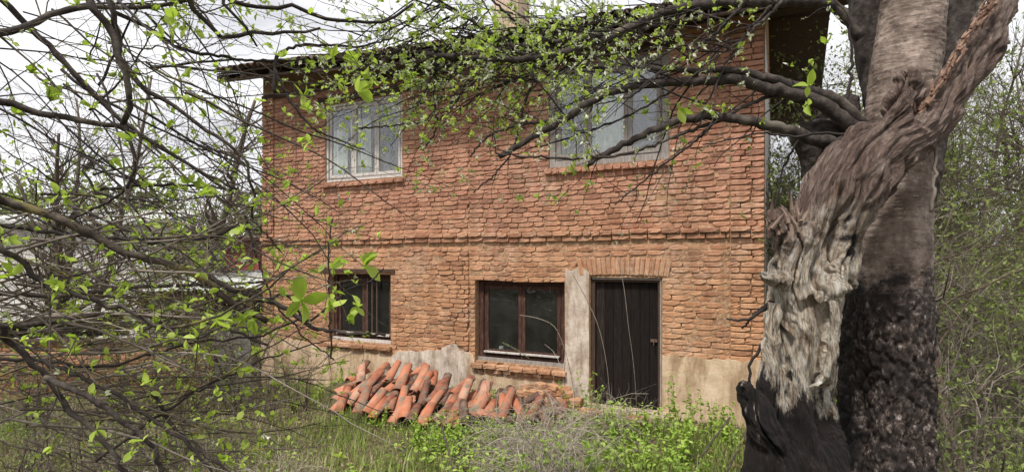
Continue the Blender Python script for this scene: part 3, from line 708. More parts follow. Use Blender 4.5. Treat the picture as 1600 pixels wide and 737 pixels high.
curtain(h, h[0] + .50, h[1] - .52, h[2] + .1, h[3] - .08, .098, 'wide white curtain in the middle of the grey framed upper window')
def lathe(prof, n=14):
    v = []; f = []
    for i, (r_, z) in enumerate(prof):
        for k in range(n): a = 2 * math.pi * k / n; v.append([r_ * math.cos(a), r_ * math.sin(a), z])
    for i in range(len(prof) - 1):
        for k in range(n): f.append([i * n + k, i * n + (k + 1) % n, (i + 1) * n + (k + 1) % n, (i + 1) * n + k])
    return np.array(v), f
v, f = lathe([(.001, 0), (.045, .0), (.05, .02), (.05, .09), (.034, .12), (.036, .15), (.03, .15), (.03, .12), (.044, .09), (.044, .01), (.001, .01)])
m_ = MB(); pw = H2W(U(772), .24, OP['mid'][2] + .06); m_.add(v, f4=f); o = build(m_, 'jar', M['white_wall'], smooth=True, loc=pw); tag(o, 'small pale jar standing inside the dark window beside the door', 'jar')
m_ = MB(); m_.b2((OP['mid'][0] + .02, .215, OP['mid'][2] - .03), (OP['mid'][1] - .02, .415, OP['mid'][2] + .058)); hb(m_, 'inner_sill', M['brown_frame'], wmd)

# ------------------------------------------------------------------ heap of clay tiles and broken bricks at the wall foot
tile_vars = []
for s in range(8):
    tv, tf = half_tile(L=.44, w0=.083 * rng.uniform(.92, 1.05), w1=.062, th=.011, k=8, seed=20 + s); m_ = MB(); m_.add(tv, f4=tf, rnd=(s + .5) / 8); me = m_.mesh('roof_tile', True); me.materials.append(M['tile']); tile_vars.append(me)
def look_words(s): return ['dark brown red', 'brown red', 'dull red', 'brick red', 'orange red', 'warm orange', 'pale orange', 'pale pink'][s]
def heap_tile(px, dw, lift, yaw, tilt, s, row):
    # dw = metres out from the wall at the low end, measured towards the camera
    base = WP(px, dw); g = float(ground(base[0], base[1]))
    o = bpy.data.objects.new('roof_tile', tile_vars[s]); COL.objects.link(o)
    o.location = (base[0], base[1], g + lift); o.rotation_euler = (tilt, rng.normal(0, .16), yaw); o.scale = (rng.uniform(.85, 1.1), rng.uniform(.85, 1.15), rng.uniform(.85, 1.1))
    tag(o, f'{look_words(s)} clay tile, {row}', 'roof tile', 'old clay roof tiles heaped against the house')
    return o
for row, (n_, a, b, dw, lift) in enumerate([(17, 515, 742, 1.50, .06), (20, 508, 790, 1.28, .13), (21, 520, 812, 1.05, .21), (15, 530, 790, .84, .30), (8, 545, 680, .68, .36)]):
    rw = ['in the front row', 'in the second row', 'in the third row', 'in the fourth row', 'in the back row'][row]
    for k in range(n_):
        px = a + (b - a) * (k + .5) / n_ + rng.uniform(-10, 10)
        fall = max(0, (px - 650) / 150) * lift * .55
        heap_tile(px, dw + rng.uniform(-.05, .05), lift - fall + rng.uniform(-.035, .05), rng.normal(-.30, .20), rng.uniform(.22, .66), int(rng.integers(8)), f'{ORD[k]} from the left {rw} of the heap')
heap_tile(622, .95, .36, -.22, .72, 5, 'the longest and highest in the heap'); heap_tile(645, .92, .34, -.35, .55, 6, 'just right of the highest one')
for k in range(12):
    heap_tile(775 + k * 10 + rng.uniform(-4, 4), rng.uniform(.7, 1.25), rng.uniform(.05, .13), rng.normal(.1, .6), rng.uniform(.05, .5), int(rng.integers(6)), f'{ORD[k]} from the left of those strewn right of the heap')
# earth under the heap
m_ = MB(); nu = 26; v = []
for j, (dw, hh) in enumerate([(1.55, -.05), (1.3, .06), (1.0, .16), (.7, .26), (.3, .30), (-.0, .26)]):
    for i in range(nu):
        px = 500 + 330 * i / (nu - 1); p = WP(px, dw); fl = min(1, (px - 500) / 30, max(.0, (830 - px) / 160)) 
        p[2] = float(ground(p[0], p[1])) + hh * max(fl, 0) + .02 * fbm(p[0], p[1], 8) - .02; v.append(p)
m_.add(v, f4=[[r_ * nu + i, r_ * nu + i + 1, (r_ + 1) * nu + i + 1, (r_ + 1) * nu + i] for r_ in range(5) for i in range(nu - 1)])
o = build(m_, 'mound', M['soil'], smooth=True, kind='structure')
# loose bricks below the middle window
bcol = ['reddest', 'tilted', 'chipped', 'flat lying', 'half buried', 'orange', 'broken', 'mossy', 'dusty', 'end on']
kk = 0
loose_spots = []
for row, (n_, y_, z_) in enumerate([(8, .34, .05), (7, .30, .125), (6, .26, .20), (4, .22, .275)]):
    for k in range(n_):
        px = 795 + row * 4 + (905 - 795 - row * 8) * (k + .5) / n_
        loose_spots.append((px, y_, z_, row, k))
for (px, y_, z_, row, k) in loose_spots:
    p = WP(px, y_ + rng.uniform(0, .06)); g = float(ground(p[0], p[1]))
    o = bpy.data.objects.new('loose_brick', brick_mesh(.18 if rng.random() < .5 else .25, int(rng.integers(10)))); COL.objects.link(o)
    o.location = (p[0], p[1], g + z_ + rng.uniform(-.01, .01)); o.rotation_euler = (rng.normal(0, .12), rng.normal(0, .1), -TH + rng.normal(0, .3)); o.scale = (.95, 1.1, 1.15)
    where = 'left of' if px < 830 else ('below the middle of' if px < 870 else 'near the right corner of')
    tag(o, f'broken red brick, {ORD[k]} from the left in the {["bottom", "second", "third", "top"][row]} layer under the dark window', 'brick', 'broken bricks piled under the dark window')
for px, y_, lab in ((925, .55, 'lone broken brick lying on the step before the plank door'), (1000, .62, 'pale lump of plastered brick lying before the door')):
    p = WP(px, y_); o = bpy.data.objects.new('loose_brick', brick_mesh(.25, 3 if px < 950 else 6)); COL.objects.link(o); o.location = (p[0], p[1], float(ground(p[0], p[1])) + .06); o.rotation_euler = (.1, .1, .3); o.scale = (1.1, 1.2, 1.5); tag(o, lab, 'brick')

# ------------------------------------------------------------------ buildings and walls to the left
sh = thing('outbuilding', P(110, 405, 17) * [1, 1, 0] + [0, 0, -.3], 'long low white walled outbuilding with a shallow grey roof behind the left branches', 'building')
def wp(mbx, name, mat, par, **k): return build(mbx, name, mat, par, **k)
m_ = MB(); xa, xb = P(-60, 0, 17)[0], P(234, 0, 17)[0]; m_.b2((xa, 17, -.6), (xb, 21, 3.15)); wp(m_, 'wall', M['white_wall'], sh)
m_ = MB(); m_.add([[xa - .3, 16.6, 3.16], [xb + .3, 16.6, 3.16], [xb + .3, 21.4, 3.9], [xa - .3, 21.4, 3.9], [xa - .3, 16.6, 3.26], [xb + .3, 16.6, 3.26], [xb + .3, 21.4, 4.0], [xa - .3, 21.4, 4.0]], f4=[[0, 3, 2, 1], [4, 5, 6, 7], [0, 1, 5, 4], [1, 2, 6, 5], [2, 3, 7, 6], [3, 0, 4, 7]]); wp(m_, 'roof', M['sheet'], sh)
rs = thing('rose_shed', (-6.3, 13.2, -.3), 'small rose washed shed just behind the left corner of the brick house', 'shed')
m_ = MB(); m_.b2((P(352, 0, 13)[0], 13, -.5), (P(404, 0, 13)[0], 14.6, 2.55)); wp(m_, 'wall', M['rose_wall'], rs)
m_ = MB(); m_.box((-6.35, 13.8, 2.63), (1.15, 2.0, .07), rot=Matrix.Rotation(.06, 3, 'X')); wp(m_, 'roof', M['roof_tile'], rs)
# lean-to with pale corrugated sheet
lt = thing('lean_to', P(335, 405, 10.8) * [1, 1, 0], 'low lean-to with pale corrugated sheet roof against the left side of the brick house', 'shed')
xa, xb = P(238, 0, 10.8)[0], P(418, 0, 10.8)[0]
m_ = MB(); nc = 70; v = []
for j, (y, z) in enumerate([(10.3, 1.50), (11.2, 1.66), (12.1, 1.82)]):
    for i in range(nc):
        x = xa + (xb - xa) * i / (nc - 1); v.append([x, y, z + .018 * math.sin(i * 1.9) + (x - xa) * .02])
m_.add(v, f4=[[r_ * nc + i, r_ * nc + i + 1, (r_ + 1) * nc + i + 1, (r_ + 1) * nc + i] for r_ in range(2) for i in range(nc - 1)])
o = wp(m_, 'roof_sheet', M['sheet'], lt, smooth=True); md = o.modifiers.new('thickness', 'SOLIDIFY'); md.thickness = .004
for x in (xa + .1, (xa + xb) / 2, xb - .15):
    for y in (10.4, 12.0):
        m_ = MB(); m_.b2((x - .05, y - .05, -.5), (x + .05, y + .05, 1.50 if y < 11 else 1.78)); wp(m_, 'post', M['dark_wood'], lt)
m_ = MB(); m_.b2((xa, 12.06, -.5), (xb, 12.14, 1.70)); wp(m_, 'back_panel', M['dark_wood'], lt)
m_ = MB(); m_.b2((xa, 10.36, 1.385), (xb, 10.46, 1.47)); wp(m_, 'beam', M['dark_wood'], lt)
for k in range(14):   # firewood logs stacked under it
    px_x = xa + .3 + (k % 7) * .27; z = .38 + (k // 7) * .2 - .3
    m_ = MB(); m_.tube([(px_x, 10.6, z), (px_x + .02, 11.1, z + .01), (px_x, 11.6, z)], [.095, .1, .09], 9, rough=.06); o = build(m_, 'log', M['grey_twig'])
    tag(o, f'firewood log under the corrugated lean-to, {ORD[k % 7]} from the left in the {["lower", "upper"][k // 7]} row', 'log', 'firewood logs stacked under the lean-to')
# low brick garden wall and concrete pillar
gw = thing('garden_wall', (P(160, 0, 9.6)[0], 9.6, 0), 'low crumbling red brick garden wall behind the tangled branches on the left', 'wall')
ga, gb = P(-40, 0, 9.6)[0], P(330, 0, 9.6)[0]; GTOP = .62
m_ = MB(); m_.b2((ga, 9.615, -.7), (gb, 9.86, GTOP)); gbase = wp(m_, 'mortar_bed', M['mortar'], gw)
z = -.25; c_ = 0; mst = MB()
while z < GTOP:
    x = ga + (.12 if c_ % 2 else 0)
    while x < gb:
        Lb = .25 * rng.uniform(.9, 1.08)
        if not (z > .5 and rng.random() < .3):
            if z > .08 and x > P(-10, 0, 9.6)[0]: 
                o = put_brick_obj(gw, 'brick', (0, 0, 0), Lb - .01); o.location = Vector((x + Lb / 2, 9.6, z + .036)) - gw.location
            else: put_brick_mb(mst, (x + Lb / 2, 9.6, z + .036), Lb - .01)
        x += Lb
    z += .0735; c_ += 1
wp(mst, 'brickwork', M['brick'], gw, kind='stuff')
m_ = MB(); m_.b2((ga, 9.56, GTOP + .003), (gb, 9.9, GTOP + .05)); wp(m_, 'coping', M['dark_wood'], gw)
m_ = MB(); pa, pb = P(333, 0, 9.3)[0], P(392, 0, 9.3)[0]; m_.box(((pa + pb) / 2, 9.5, .2), (pb - pa, .4, 1.5), jit=.012); m_.box(((pa + pb) / 2, 9.5, .975), (pb - pa + .08, .48, .045), jit=.008)
o = build(m_, 'gate_pillar', M['concrete']); tag(o, 'squat grey concrete pillar at the right end of the low garden wall', 'pillar')
# old beams lying over the garden wall
for k in range(6):
    y = 9.2 - k * .06; z0 = .80 + .07 * k; x0, x1 = P(-60 + k * 25, 0, y)[0], P(200 + k * 18, 0, y)[0]
    m_ = MB(); m_.tube([(x0, y, z0 + .02), ((x0 + x1) / 2, y, z0 + .05), (x1, y, z0 + rng.uniform(0, .12))], [.055, .05, .042], 8, rough=.08); o = build(m_, 'pole', M['grey_twig'] if k % 2 else M['twig'])
    tag(o, f'long {["dark", "grey"][k % 2]} wooden pole laid over the garden wall, {["lowest", "second", "third", "fourth", "fifth", "topmost"][k]} of its stack', 'pole', 'old poles stacked over the garden wall')
# mud brick bank to the right
mbk = thing('ruined_wall', (P(1530, 0, 9)[0], 9, 0), 'ruined brown mud brick wall half lost in the thicket right of the old tree', 'wall')
xa, xb = P(1440, 0, 9)[0], P(1720, 0, 9)[0]; m_ = MB(); m_.b2((xa, 9.02, -.3), (xb, 9.4, 2.05)); wp(m_, 'mortar_bed', M['mortar'], mbk)
z = -.0; c_ = 0; mst = MB(); MBW = simple('mud_brick', [(.3, (.08, .055, .035)), (.6, (.15, .105, .07)), (.8, (.21, .15, .10))], 10, bump=.7, per=.3)
while z < 1.95:
    x = xa + (.14 if c_ % 2 else 0)
    while x < xb:
        v_, f_ = BT[.25][int(rng.integers(10))]; 
        if not (z > 1.7 and rng.random() < .4):
            mm_ = MB(); mm_.add(v_ * np.array([1.2, 1, 2.0]), f4=f_, rnd=rng.random()); o = build(mm_, 'brick', MBW, mbk, world_coords=False); o.location = Vector((x + .15, 9.0, z + .07)) - mbk.location
        x += .312
    z += .135; c_ += 1

# ------------------------------------------------------------------ leaves
def leaf_template(w=.42, fold=.12, curl=.15):
    rows = [(0, .04), (.25, .75), (.5, 1.0), (.75, .72), (1.0, .02)]
    v = []
    for t, ww in rows:
        z = -curl * t * t
        v += [[-ww * w / 2, t, z + fold * ww * .5], [0, t, z], [ww * w / 2, t, z + fold * ww * .5]]
    f = []
    for r_ in range(4): f += [[r_ * 3, r_ * 3 + 1, r_ * 3 + 4, r_ * 3 + 3], [r_ * 3 + 1, r_ * 3 + 2, r_ * 3 + 5, r_ * 3 + 4]]
    return np.array(v), np.array(f)
LT = [leaf_template(.5, .25, .15), leaf_template(.62, .3, .35), leaf_template(.42, .5, .05), leaf_template(.55, .1, -.15)]
LS = (np.array([[-.25, .35, .06], [0, 0, 0], [.25, .35, .06], [0, 1, -.05], [0, .4, -.02]]), np.array([[1, 4, 0], [1, 2, 4], [0, 4, 3], [4, 2, 3]]))
def unit(v): return v / (np.linalg.norm(v, axis=-1, keepdims=True) + 1e-9)
def frames(d, rand=True, up=None):
    # columns: x side, y = direction, z normal
    N_ = len(d); d = unit(d)
    r = rng.normal(size=(N_, 3)) + (np.array([0, 0, 0]) if up is None else np.array(up))
    x = unit(np.cross(d, r)); z = np.cross(x, d)
    return np.stack([x, d, z], -1)
class Leaves:
    def __init__(s): s.p = []; s.d = []; s.s = []
    def cluster(s, p, axis, n, size, spread=1.0):
        d = rng.normal(size=(n, 3)) * .75 * spread + np.asarray(axis) * .8 + np.array([0, 0, .25])
        s.p.append(np.repeat(np.asarray(p)[None], n, 0)); s.d.append(d); s.s.append(size * rng.uniform(.6, 1.35) * rng.uniform(.35, 1.15, n))
    def get(s):
        if not s.p: return np.zeros((0, 3)), np.zeros((0, 3)), np.zeros(0)
        return np.vstack(s.p), np.vstack(s.d), np.concatenate(s.s)
def in_frame(p, m=30):
    d = np.maximum(p[:, 1], .05); x = HX + p[:, 0] / d * FPX; y = HY - (p[:, 2] - EYE) / d * FPX
    return (x > -m) & (x < 1600 + m) & (y > -m) & (y < 737 + m) & (p[:, 1] > .3)
def emit_leaves(L_, parent, mat, n_single, name='leaf', stuff='foliage', small=False, up=(0, 0, 1.2)):
    p, d, s = L_.get()
    if not len(p): return
    F = frames(d, up=up)
    app = s / np.maximum(np.linalg.norm(p - np.array([0, 0, EYE]), axis=1), .2); app[~in_frame(p, 0)] = 0
    order = np.argsort(-app); one = set(order[:n_single].tolist()) if n_single else set()
    if n_single:
        mes = []
        for k in range(4):
            for q in range(3):
                m_ = MB(); m_.add(LT[k][0], f4=LT[k][1], rnd=(q + .5) / 3); me = m_.mesh(name, True); me.materials.append(mat); mes.append(me)
        base = Vector((0, 0, 0)); q_ = parent
        while q_ is not None: base += q_.location; q_ = q_.parent
        for i in one:
            o = bpy.data.objects.new(name, mes[int(rng.integers(len(mes)))]); COL.objects.link(o); o.parent = parent
            mt = Matrix([[*(F[i][r_] * s[i]), p[i][r_] - base[r_]] for r_ in range(3)] + [[0, 0, 0, 1]]); o.matrix_local = mt
    idx = np.array([i for i in range(len(p)) if i not in one], int)
    if len(idx):
        mbx = MB(); grp = rng.integers(0, 4, len(idx))
        if small:
            mbx.inst(LS[0], LS[1], None, p[idx], F[idx] * s[idx][:, None, None], rng.random(len(idx)))
        else:
            for g_ in range(4):
                ix = idx[grp == g_]; mbx.inst(LT[g_][0], None, LT[g_][1], p[ix], F[ix] * s[ix][:, None, None], rng.random(len(ix)))
        build(mbx, stuff, mat, parent, True, 'stuff')

# ------------------------------------------------------------------ branch machinery
def smooth_path(pts, n):
    pts = np.asarray(pts, float); t = np.concatenate([[0], np.cumsum(np.linalg.norm(np.diff(pts, axis=0), axis=1))]); t /= t[-1]
    # Catmull-Rom
    q = np.vstack([2 * pts[0] - pts[1], pts, 2 * pts[-1] - pts[-2]]); out = []
    for u in np.linspace(0, 1, n):
        i = min(int(np.searchsorted(t, u, side='right')) - 1, len(pts) - 2); i = max(i, 0)
        a = (u - t[i]) / max(t[i + 1] - t[i], 1e-9); p0, p1, p2, p3 = q[i], q[i + 1], q[i + 2], q[i + 3]
        out.append(.5 * ((2 * p1) + (-p0 + p2) * a + (2 * p0 - 5 * p1 + 4 * p2 - p3) * a * a + (-p0 + 3 * p1 - 3 * p2 + p3) * a ** 3))
    return np.array(out)
def grow(p, d, length, n=6, wander=.25, grav=0.0):
    d = np.asarray(d, float); d = d / np.linalg.norm(d); pts = [np.asarray(p, float)]; st = length / (n - 1)
    for i in range(n - 1):
        d = d + rng.normal(size=3) * wander + np.array([0, 0, grav]); d /= np.linalg.norm(d); pts.append(pts[-1] + d * st)
    return np.array(pts)
def pix_branch(pts, w, d0, d1, head=None, n=None, jit=.0):
    """pts px,py list; w = px width start,end; depth d0..d1 -> path, radii"""
    m = len(pts); ds = np.linspace(d0, d1, m)
    W = np.array([P(a, b, dd) for (a, b), dd in zip(pts, ds)])
    rad = np.linspace(w[0], w[1], m) / 2 / FPX * ds
    if head is not None:
        head = np.atleast_2d(np.array(head, float)); W = np.vstack([head, W]); rad = np.concatenate([np.linspace(rad[0] * 1.8, rad[0] * 1.1, len(head)), rad])
    n = n or max(10, int(len(W) * 5)); path = smooth_path(W, n)
    t = np.linspace(0, 1, n); tw = np.concatenate([[0], np.cumsum(np.linalg.norm(np.diff(W, axis=0), axis=1))]); tw /= tw[-1]
    r = np.interp(t, tw, rad)
    seg = np.linalg.norm(path[-1] - path[0]) / n
    wob = rng.normal(size=path.shape) * min(.10 * seg + .22 * r.mean(), .014) * (.45 if r[0] > .02 else 1); wob[0] = 0
    return path + wob, r * (1 + rng.uniform(-.04, .04, n))
ALL = {}
def spawn(paths, tw, lv, bl, density, length, leafp, leafsize, nleaf, rmax=.006, levels=2, bias=(0, 0, 0), region=None, blp=0.0, kn=4, up=.15):
    """grow side twigs along a list of (path, radii)"""
    out = []
    for path, rad in paths:
        seg = np.linalg.norm(np.diff(path, axis=0), axis=1); tot = seg.sum(); k = rng.poisson(tot * density)
        cs = np.concatenate([[0], np.cumsum(seg)])
        for _ in range(k):
            s = rng.uniform(.05, 1) * tot; i = min(int(np.searchsorted(cs, s)) - 1, len(seg) - 1); i = max(i, 0)
            a = (s - cs[i]) / max(seg[i], 1e-6); p = path[i] * (1 - a) + path[i + 1] * a
            if region is not None and not region(p): continue
            t = unit(path[i + 1] - path[i]); side = unit(np.cross(t, rng.normal(size=3)))
            d = t * rng.uniform(.3, 1.0) + side * rng.uniform(.5, 1.1) + np.array(bias) + np.array([0, 0, up])
            Ls = length * rng.uniform(.35, 1.3); r0 = min(rad[min(i, len(rad) - 1)] * .6, rmax) * rng.uniform(.6, 1)
            g = grow(p, d, Ls, 7, .17, rng.uniform(-.05, .06)); rr = np.linspace(r0, r0 * .35, 7)
            tw.tube(g, rr, kn, rnd=rng.random(), cap=False); out.append((g, rr))
            for q in (3, 5, 6):
                if rng.random() < leafp: lv.cluster(g[q], unit(g[q] - g[q - 1]), int(rng.integers(*nleaf)), leafsize)
                if bl is not None and rng.random() < blp: bl.cluster(g[q], unit(g[q] - g[q - 1]), int(rng.integers(3, 8)), .021, 1.6)
    if levels > 1 and out:
        spawn(out, tw, lv, bl, density * 1.0, length * .38, leafp, leafsize * .95, nleaf, rmax * .5, levels - 1, bias, region, blp, 3, up)
    return out

# ------------------------------------------------------------------ the old tree on the right
OT = np.array([P(1375, 405, 2.7)[0], 2.7, 0]); OT[2] = float(ground(OT[0], OT[1]))
old = thing('old_cherry_tree', OT, 'old cherry tree with a bleached twisted dead stem, charred hollow foot and long low limbs', 'tree')
def centre_coords(co, line):
    pts = smooth_path(np.array([P(a, b, d) for (a, b, w, d) in line]), 160); sl = np.concatenate([[0], np.cumsum(np.linalg.norm(np.diff(pts, axis=0), axis=1))])
    t = np.gradient(pts, axis=0); t /= np.linalg.norm(t, axis=1)[:, None]
    out = np.zeros_like(co)
    for i in range(0, len(co), 4000):
        c = co[i:i + 4000]; k = ((c[:, None, :] - pts[None]) ** 2).sum(-1).argmin(1); d = c - pts[k]; tt = t[k]
        al = (d * tt).sum(1); d = d - tt * al[:, None]; side = np.stack([tt[:, 2], np.zeros(len(tt)), -tt[:, 0]], 1); side /= np.linalg.norm(side, axis=1)[:, None]; bi = np.cross(tt, side)
        a_ = (d * side).sum(1); b_ = (d * bi).sum(1); s_ = sl[k] + al; tw = s_ * 1.3
        out[i:i + 4000] = np.stack([a_ * np.cos(tw) - b_ * np.sin(tw), a_ * np.sin(tw) + b_ * np.cos(tw), s_], 1)
    return out
def solid(sweeps, voxel, name, mat, fn, smooth_it=3, parent=old, line=None):
    mbx = MB()
    for (pts, k, ell) in sweeps:
        path = np.array([P(a, b, d) for (a, b, w, d) in pts]); rad = np.array([w / FPX * d for (a, b, w, d) in pts])
        n = len(pts) * 6; pp = smooth_path(path, n); tt = np.linspace(0, 1, n)
        tw = np.concatenate([[0], np.cumsum(np.linalg.norm(np.diff(path, axis=0), axis=1))]); tw /= tw[-1]
        mbx.tube(pp, np.interp(tt, tw, rad), k, ell=ell)
    o = bpy.data.objects.new('tmp', mbx.mesh('tmp')); COL.objects.link(o)
    r_ = o.modifiers.new('r', 'REMESH'); r_.mode = 'VOXEL'; r_.voxel_size = voxel
    s_ = o.modifiers.new('s', 'SMOOTH'); s_.iterations = smooth_it; s_.factor = .6
    dg = bpy.context.evaluated_depsgraph_get(); me = bpy.data.meshes.new_from_object(o.evaluated_get(dg)); bpy.data.objects.remove(o)
    n = len(me.vertices); co = np.zeros(n * 3, np.float32); me.vertices.foreach_get('co', co); co = co.reshape(-1, 3)
    no = np.zeros(n * 3, np.float32); me.vertices.foreach_get('normal', no); no = no.reshape(-1, 3)
    q_ = centre_coords(co, line) if line else co
    co = co + no * (fn(co, no, q_) if line else fn(co, no))[:, None]
    at = me.attributes.new('grain', 'FLOAT_VECTOR', 'POINT'); at.data.foreach_set('vector', q_.astype(np.float32).ravel())
    me.vertices.foreach_set('co', co.astype(np.float32).ravel()); me.name = name
    me.polygons.foreach_set('use_smooth', np.ones(len(me.polygons), bool)); me.update()
    return wrap(me, name, mat, parent)
def nz(co, s, off=0.0):
    return np.array([mnoise.noise(Vector((x * s[0] + off, y * s[1], z * s[2]))) for x, y, z in co])
def hollow(co, dents):
    d = np.zeros(len(co))
    for (px, py, dep, rpx, ax, depth) in dents:
        c = P(px, py, dep); r = rpx / FPX * dep; q = (co - c) / np.array([r, r, r * ax]); d -= depth * np.exp(-(q ** 2).sum(1))
    return d
def live_fn(co, no):
    px = co[:, 0]; z = co[:, 2]
    lo = np.clip((1.98 - z) * 6 + nz(co, (6, 6, 4)) * 2.0, 0, 1)
    a = nz(co, (24, 24, 6)); b = nz(co, (75, 75, 40), 4); c = nz(co, (7, 7, 3), 9); a = np.abs(a) + .5 * np.abs(nz(co, (48, 48, 17), 7))
    vo = []
    for (x_, y_, z_), w_ in zip(co, c):
        dd = mnoise.voronoi(Vector((x_ * 24 + w_ * 1.5, y_ * 24, z_ * 11 + w_)))[0]; vo.append(min((dd[1] - dd[0]) * 2.2, 1.0))
    rough = .020 * np.array(vo) - .018 + .020 * (.35 - a) + .010 * b + .020 * c + hollow(co, [(1322, 670, 2.54, 34, 3.2, .26)])
    sm = .009 * nz(co, (9, 9, 5), 2) + .004 * nz(co, (16, 16, 80), 6) + .004 * nz(co, (40, 40, 30), 9)
    return lo * rough + (1 - lo) * sm
live = [([(1436, -130, 42, 2.80), (1428, 0, 45, 2.78), (1415, 100, 46, 2.75), (1406, 180, 48, 2.72), (1399, 260, 49, 2.70), (1393, 340, 52, 2.70), (1390, 400, 56, 2.70), (1386, 450, 60, 2.70), (1384, 520, 64, 2.70), (1384, 600, 66, 2.70), (1378, 680, 68, 2.7), (1372, 760, 76, 2.7), (1368, 860, 86, 2.7), (1362, 1000, 120, 2.7)], 28, 1.0),
        ([(1440, 440, 14, 2.62), (1436, 520, 20, 2.60), (1436, 600, 18, 2.62), (1425, 690, 22, 2.6), (1400, 800, 30, 2.6), (1390, 980, 60, 2.6)], 14, 1.0)]
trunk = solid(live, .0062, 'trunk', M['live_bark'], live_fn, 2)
def dead_fn(co, no, q):
    z = co[:, 2]
    w = nz(q, (6, 6, 5), 30)[:, None] * np.array([[.07, .07, .03]]); q = q + w
    a = nz(q, (24, 24, 4.2)); b = nz(q, (62, 62, 11), 3); c = nz(q, (8, 8, 4.5), 8); e = nz(q, (18, 18, 14), 12); f = nz(q, (120, 120, 26), 5)
    lowz = .55 + .45 * np.clip((z - 1.95) * 4, 0, 1)
    d = lowz * (.017 * (np.abs(a) * 2 - .5)) + .008 * b + .024 * c + .011 * e + .0045 * f
    d = d - .045 * np.clip(.10 - np.abs(nz(q, (10, 10, 1.3), 21)), 0, .1) / .1 * np.clip(nz(q, (5, 5, 2), 44) * 3 + .4, 0, 1)
    return d + hollow(co, [(1322, 372, 2.20, 15, 2.9, .20), (1290, 640, 2.25, 20, 3.6, .10), (1212, 400, 2.22, 9, 3.0, .07), (1250, 520, 2.2, 7, 2.6, .03), (1288, 500, 2.2, 6, 6, .04), (1262, 350, 2.2, 9, 2.8, .05), (1405, 250, 2.2, 9, 2.9, .05), (1225, 560, 2.2, 7, 6, .04), (1350, 300, 2.2, 8, 2.6, .05), (1460, 175, 2.2, 7, 2.6, .04)])
dead = [([(1235, 1040, 120, 2.35), (1240, 860, 90, 2.35), (1244, 740, 78, 2.35), (1243, 660, 62, 2.35), (1245, 600, 54, 2.35), (1250, 540, 53, 2.35), (1255, 480, 55, 2.34), (1262, 430, 58, 2.34), (1282, 385, 50, 2.34), (1298, 340, 48, 2.34), (1318, 298, 52, 2.34), (1345, 262, 55, 2.34), (1380, 235, 50, 2.34), (1418, 214, 42, 2.35), (1447, 190, 34, 2.36), (1473, 155, 32, 2.37), (1503, 112, 30, 2.38), (1525, 78, 29, 2.39), (1545, 45, 27, 2.40), (1566, 10, 22, 2.42), (1578, -12, 7, 2.43)], 26, .85),
        ([(1300, 430, 34, 2.36), (1336, 360, 16, 2.36), (1352, 320, 20, 2.38), (1375, 285, 26, 2.38), (1400, 250, 22, 2.38)], 16, .9),
        ([(1365, 245, 34, 2.30), (1388, 205, 25, 2.29), (1404, 168, 22, 2.29), (1417, 138, 20, 2.30), (1426, 114, 17, 2.30)], 16, .8),
        ([(1555, 28, 20, 2.4), (1578, 8, 12, 2.4), (1592, -6, 4, 2.4)], 10, .8), ([(1540, 70, 16, 2.38), (1566, 64, 8, 2.38), (1580, 66, 3, 2.38)], 10, .8), ([(1300, 455, 16, 2.21), (1312, 420, 11, 2.22), (1316, 400, 8, 2.24)], 10, .8), ([(1308, 470, 9, 2.22), (1304, 530, 10, 2.21), (1298, 585, 8, 2.22), (1290, 620, 5, 2.24)], 10, .9),
        ([(1262, 470, 44, 2.32), (1240, 425, 36, 2.30), (1226, 385, 24, 2.29), (1218, 350, 17, 2.28), (1214, 330, 9, 2.28)], 16, .8),
        ([(1246, 420, 22, 2.27), (1262, 380, 18, 2.26), (1270, 352, 10, 2.26)], 12, .8),
        ([(1222, 434, 26, 2.24), (1203, 433, 16, 2.22), (1186, 424, 6, 2.21)], 12, .9),
        ([(1275, 465, 26, 2.24), (1305, 452, 17, 2.20), (1325, 450, 12, 2.18), (1338, 455, 4, 2.17)], 12, .8),
        ([(1210, 470, 12, 2.25), (1204, 560, 12, 2.24), (1196, 640, 14, 2.26), (1182, 740, 22, 2.26), (1165, 860, 40, 2.26)], 12, .9),
        ([(1297, 470, 13, 2.2), (1300, 540, 12, 2.2), (1288, 590, 9, 2.2)], 12, .9),
        ([(1160, 600, 9, 2.16), (1166, 612, 14, 2.16), (1178, 632, 21, 2.17), (1194, 672, 28, 2.18), (1205, 730, 38, 2.2), (1218, 900, 70, 2.2)], 16, .9),
        ([(1163, 604, 8, 2.15), (1157, 598, 5, 2.14)], 8, 1)]
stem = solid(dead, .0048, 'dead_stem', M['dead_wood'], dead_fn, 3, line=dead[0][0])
# reddish broken face along the upper edge of the dead limb: a ribbon of splinters
mbx = MB()
e_path = [(1437, 178), (1452, 160), (1464, 142), (1478, 120), (1488, 100), (1500, 80), (1512, 62), (1525, 40), (1540, 20), (1552, 4)]
for (a, b) in e_path:
    for _ in range(9):
        p = P(a + rng.uniform(-9, 5), b + rng.uniform(-7, 7), 2.28 + rng.uniform(-.0, .05)); mbx.tube(grow(p, (rng.normal(.45, .15), rng.normal(-.1, .15), .8), rng.uniform(.03, .07), 4, .12), [.007, .006, .004, .001], 5, rnd=rng.random())
build(mbx, 'splintered_edge', M['red_break'], old, kind='stuff')
mbx = MB()
for _ in range(46):
    px = rng.uniform(1202, 1265); p = P(px, 348 + rng.uniform(-8, 24), 2.27 + rng.uniform(-.04, .08)); mbx.tube(grow(p, (rng.normal(0, .25), rng.normal(0, .2), 1), rng.uniform(.04, .11), 4, .15), [.009, .008, .005, .001], 5, rnd=rng.random())
build(mbx, 'splinters', M['dead_wood'], old, kind='stuff')
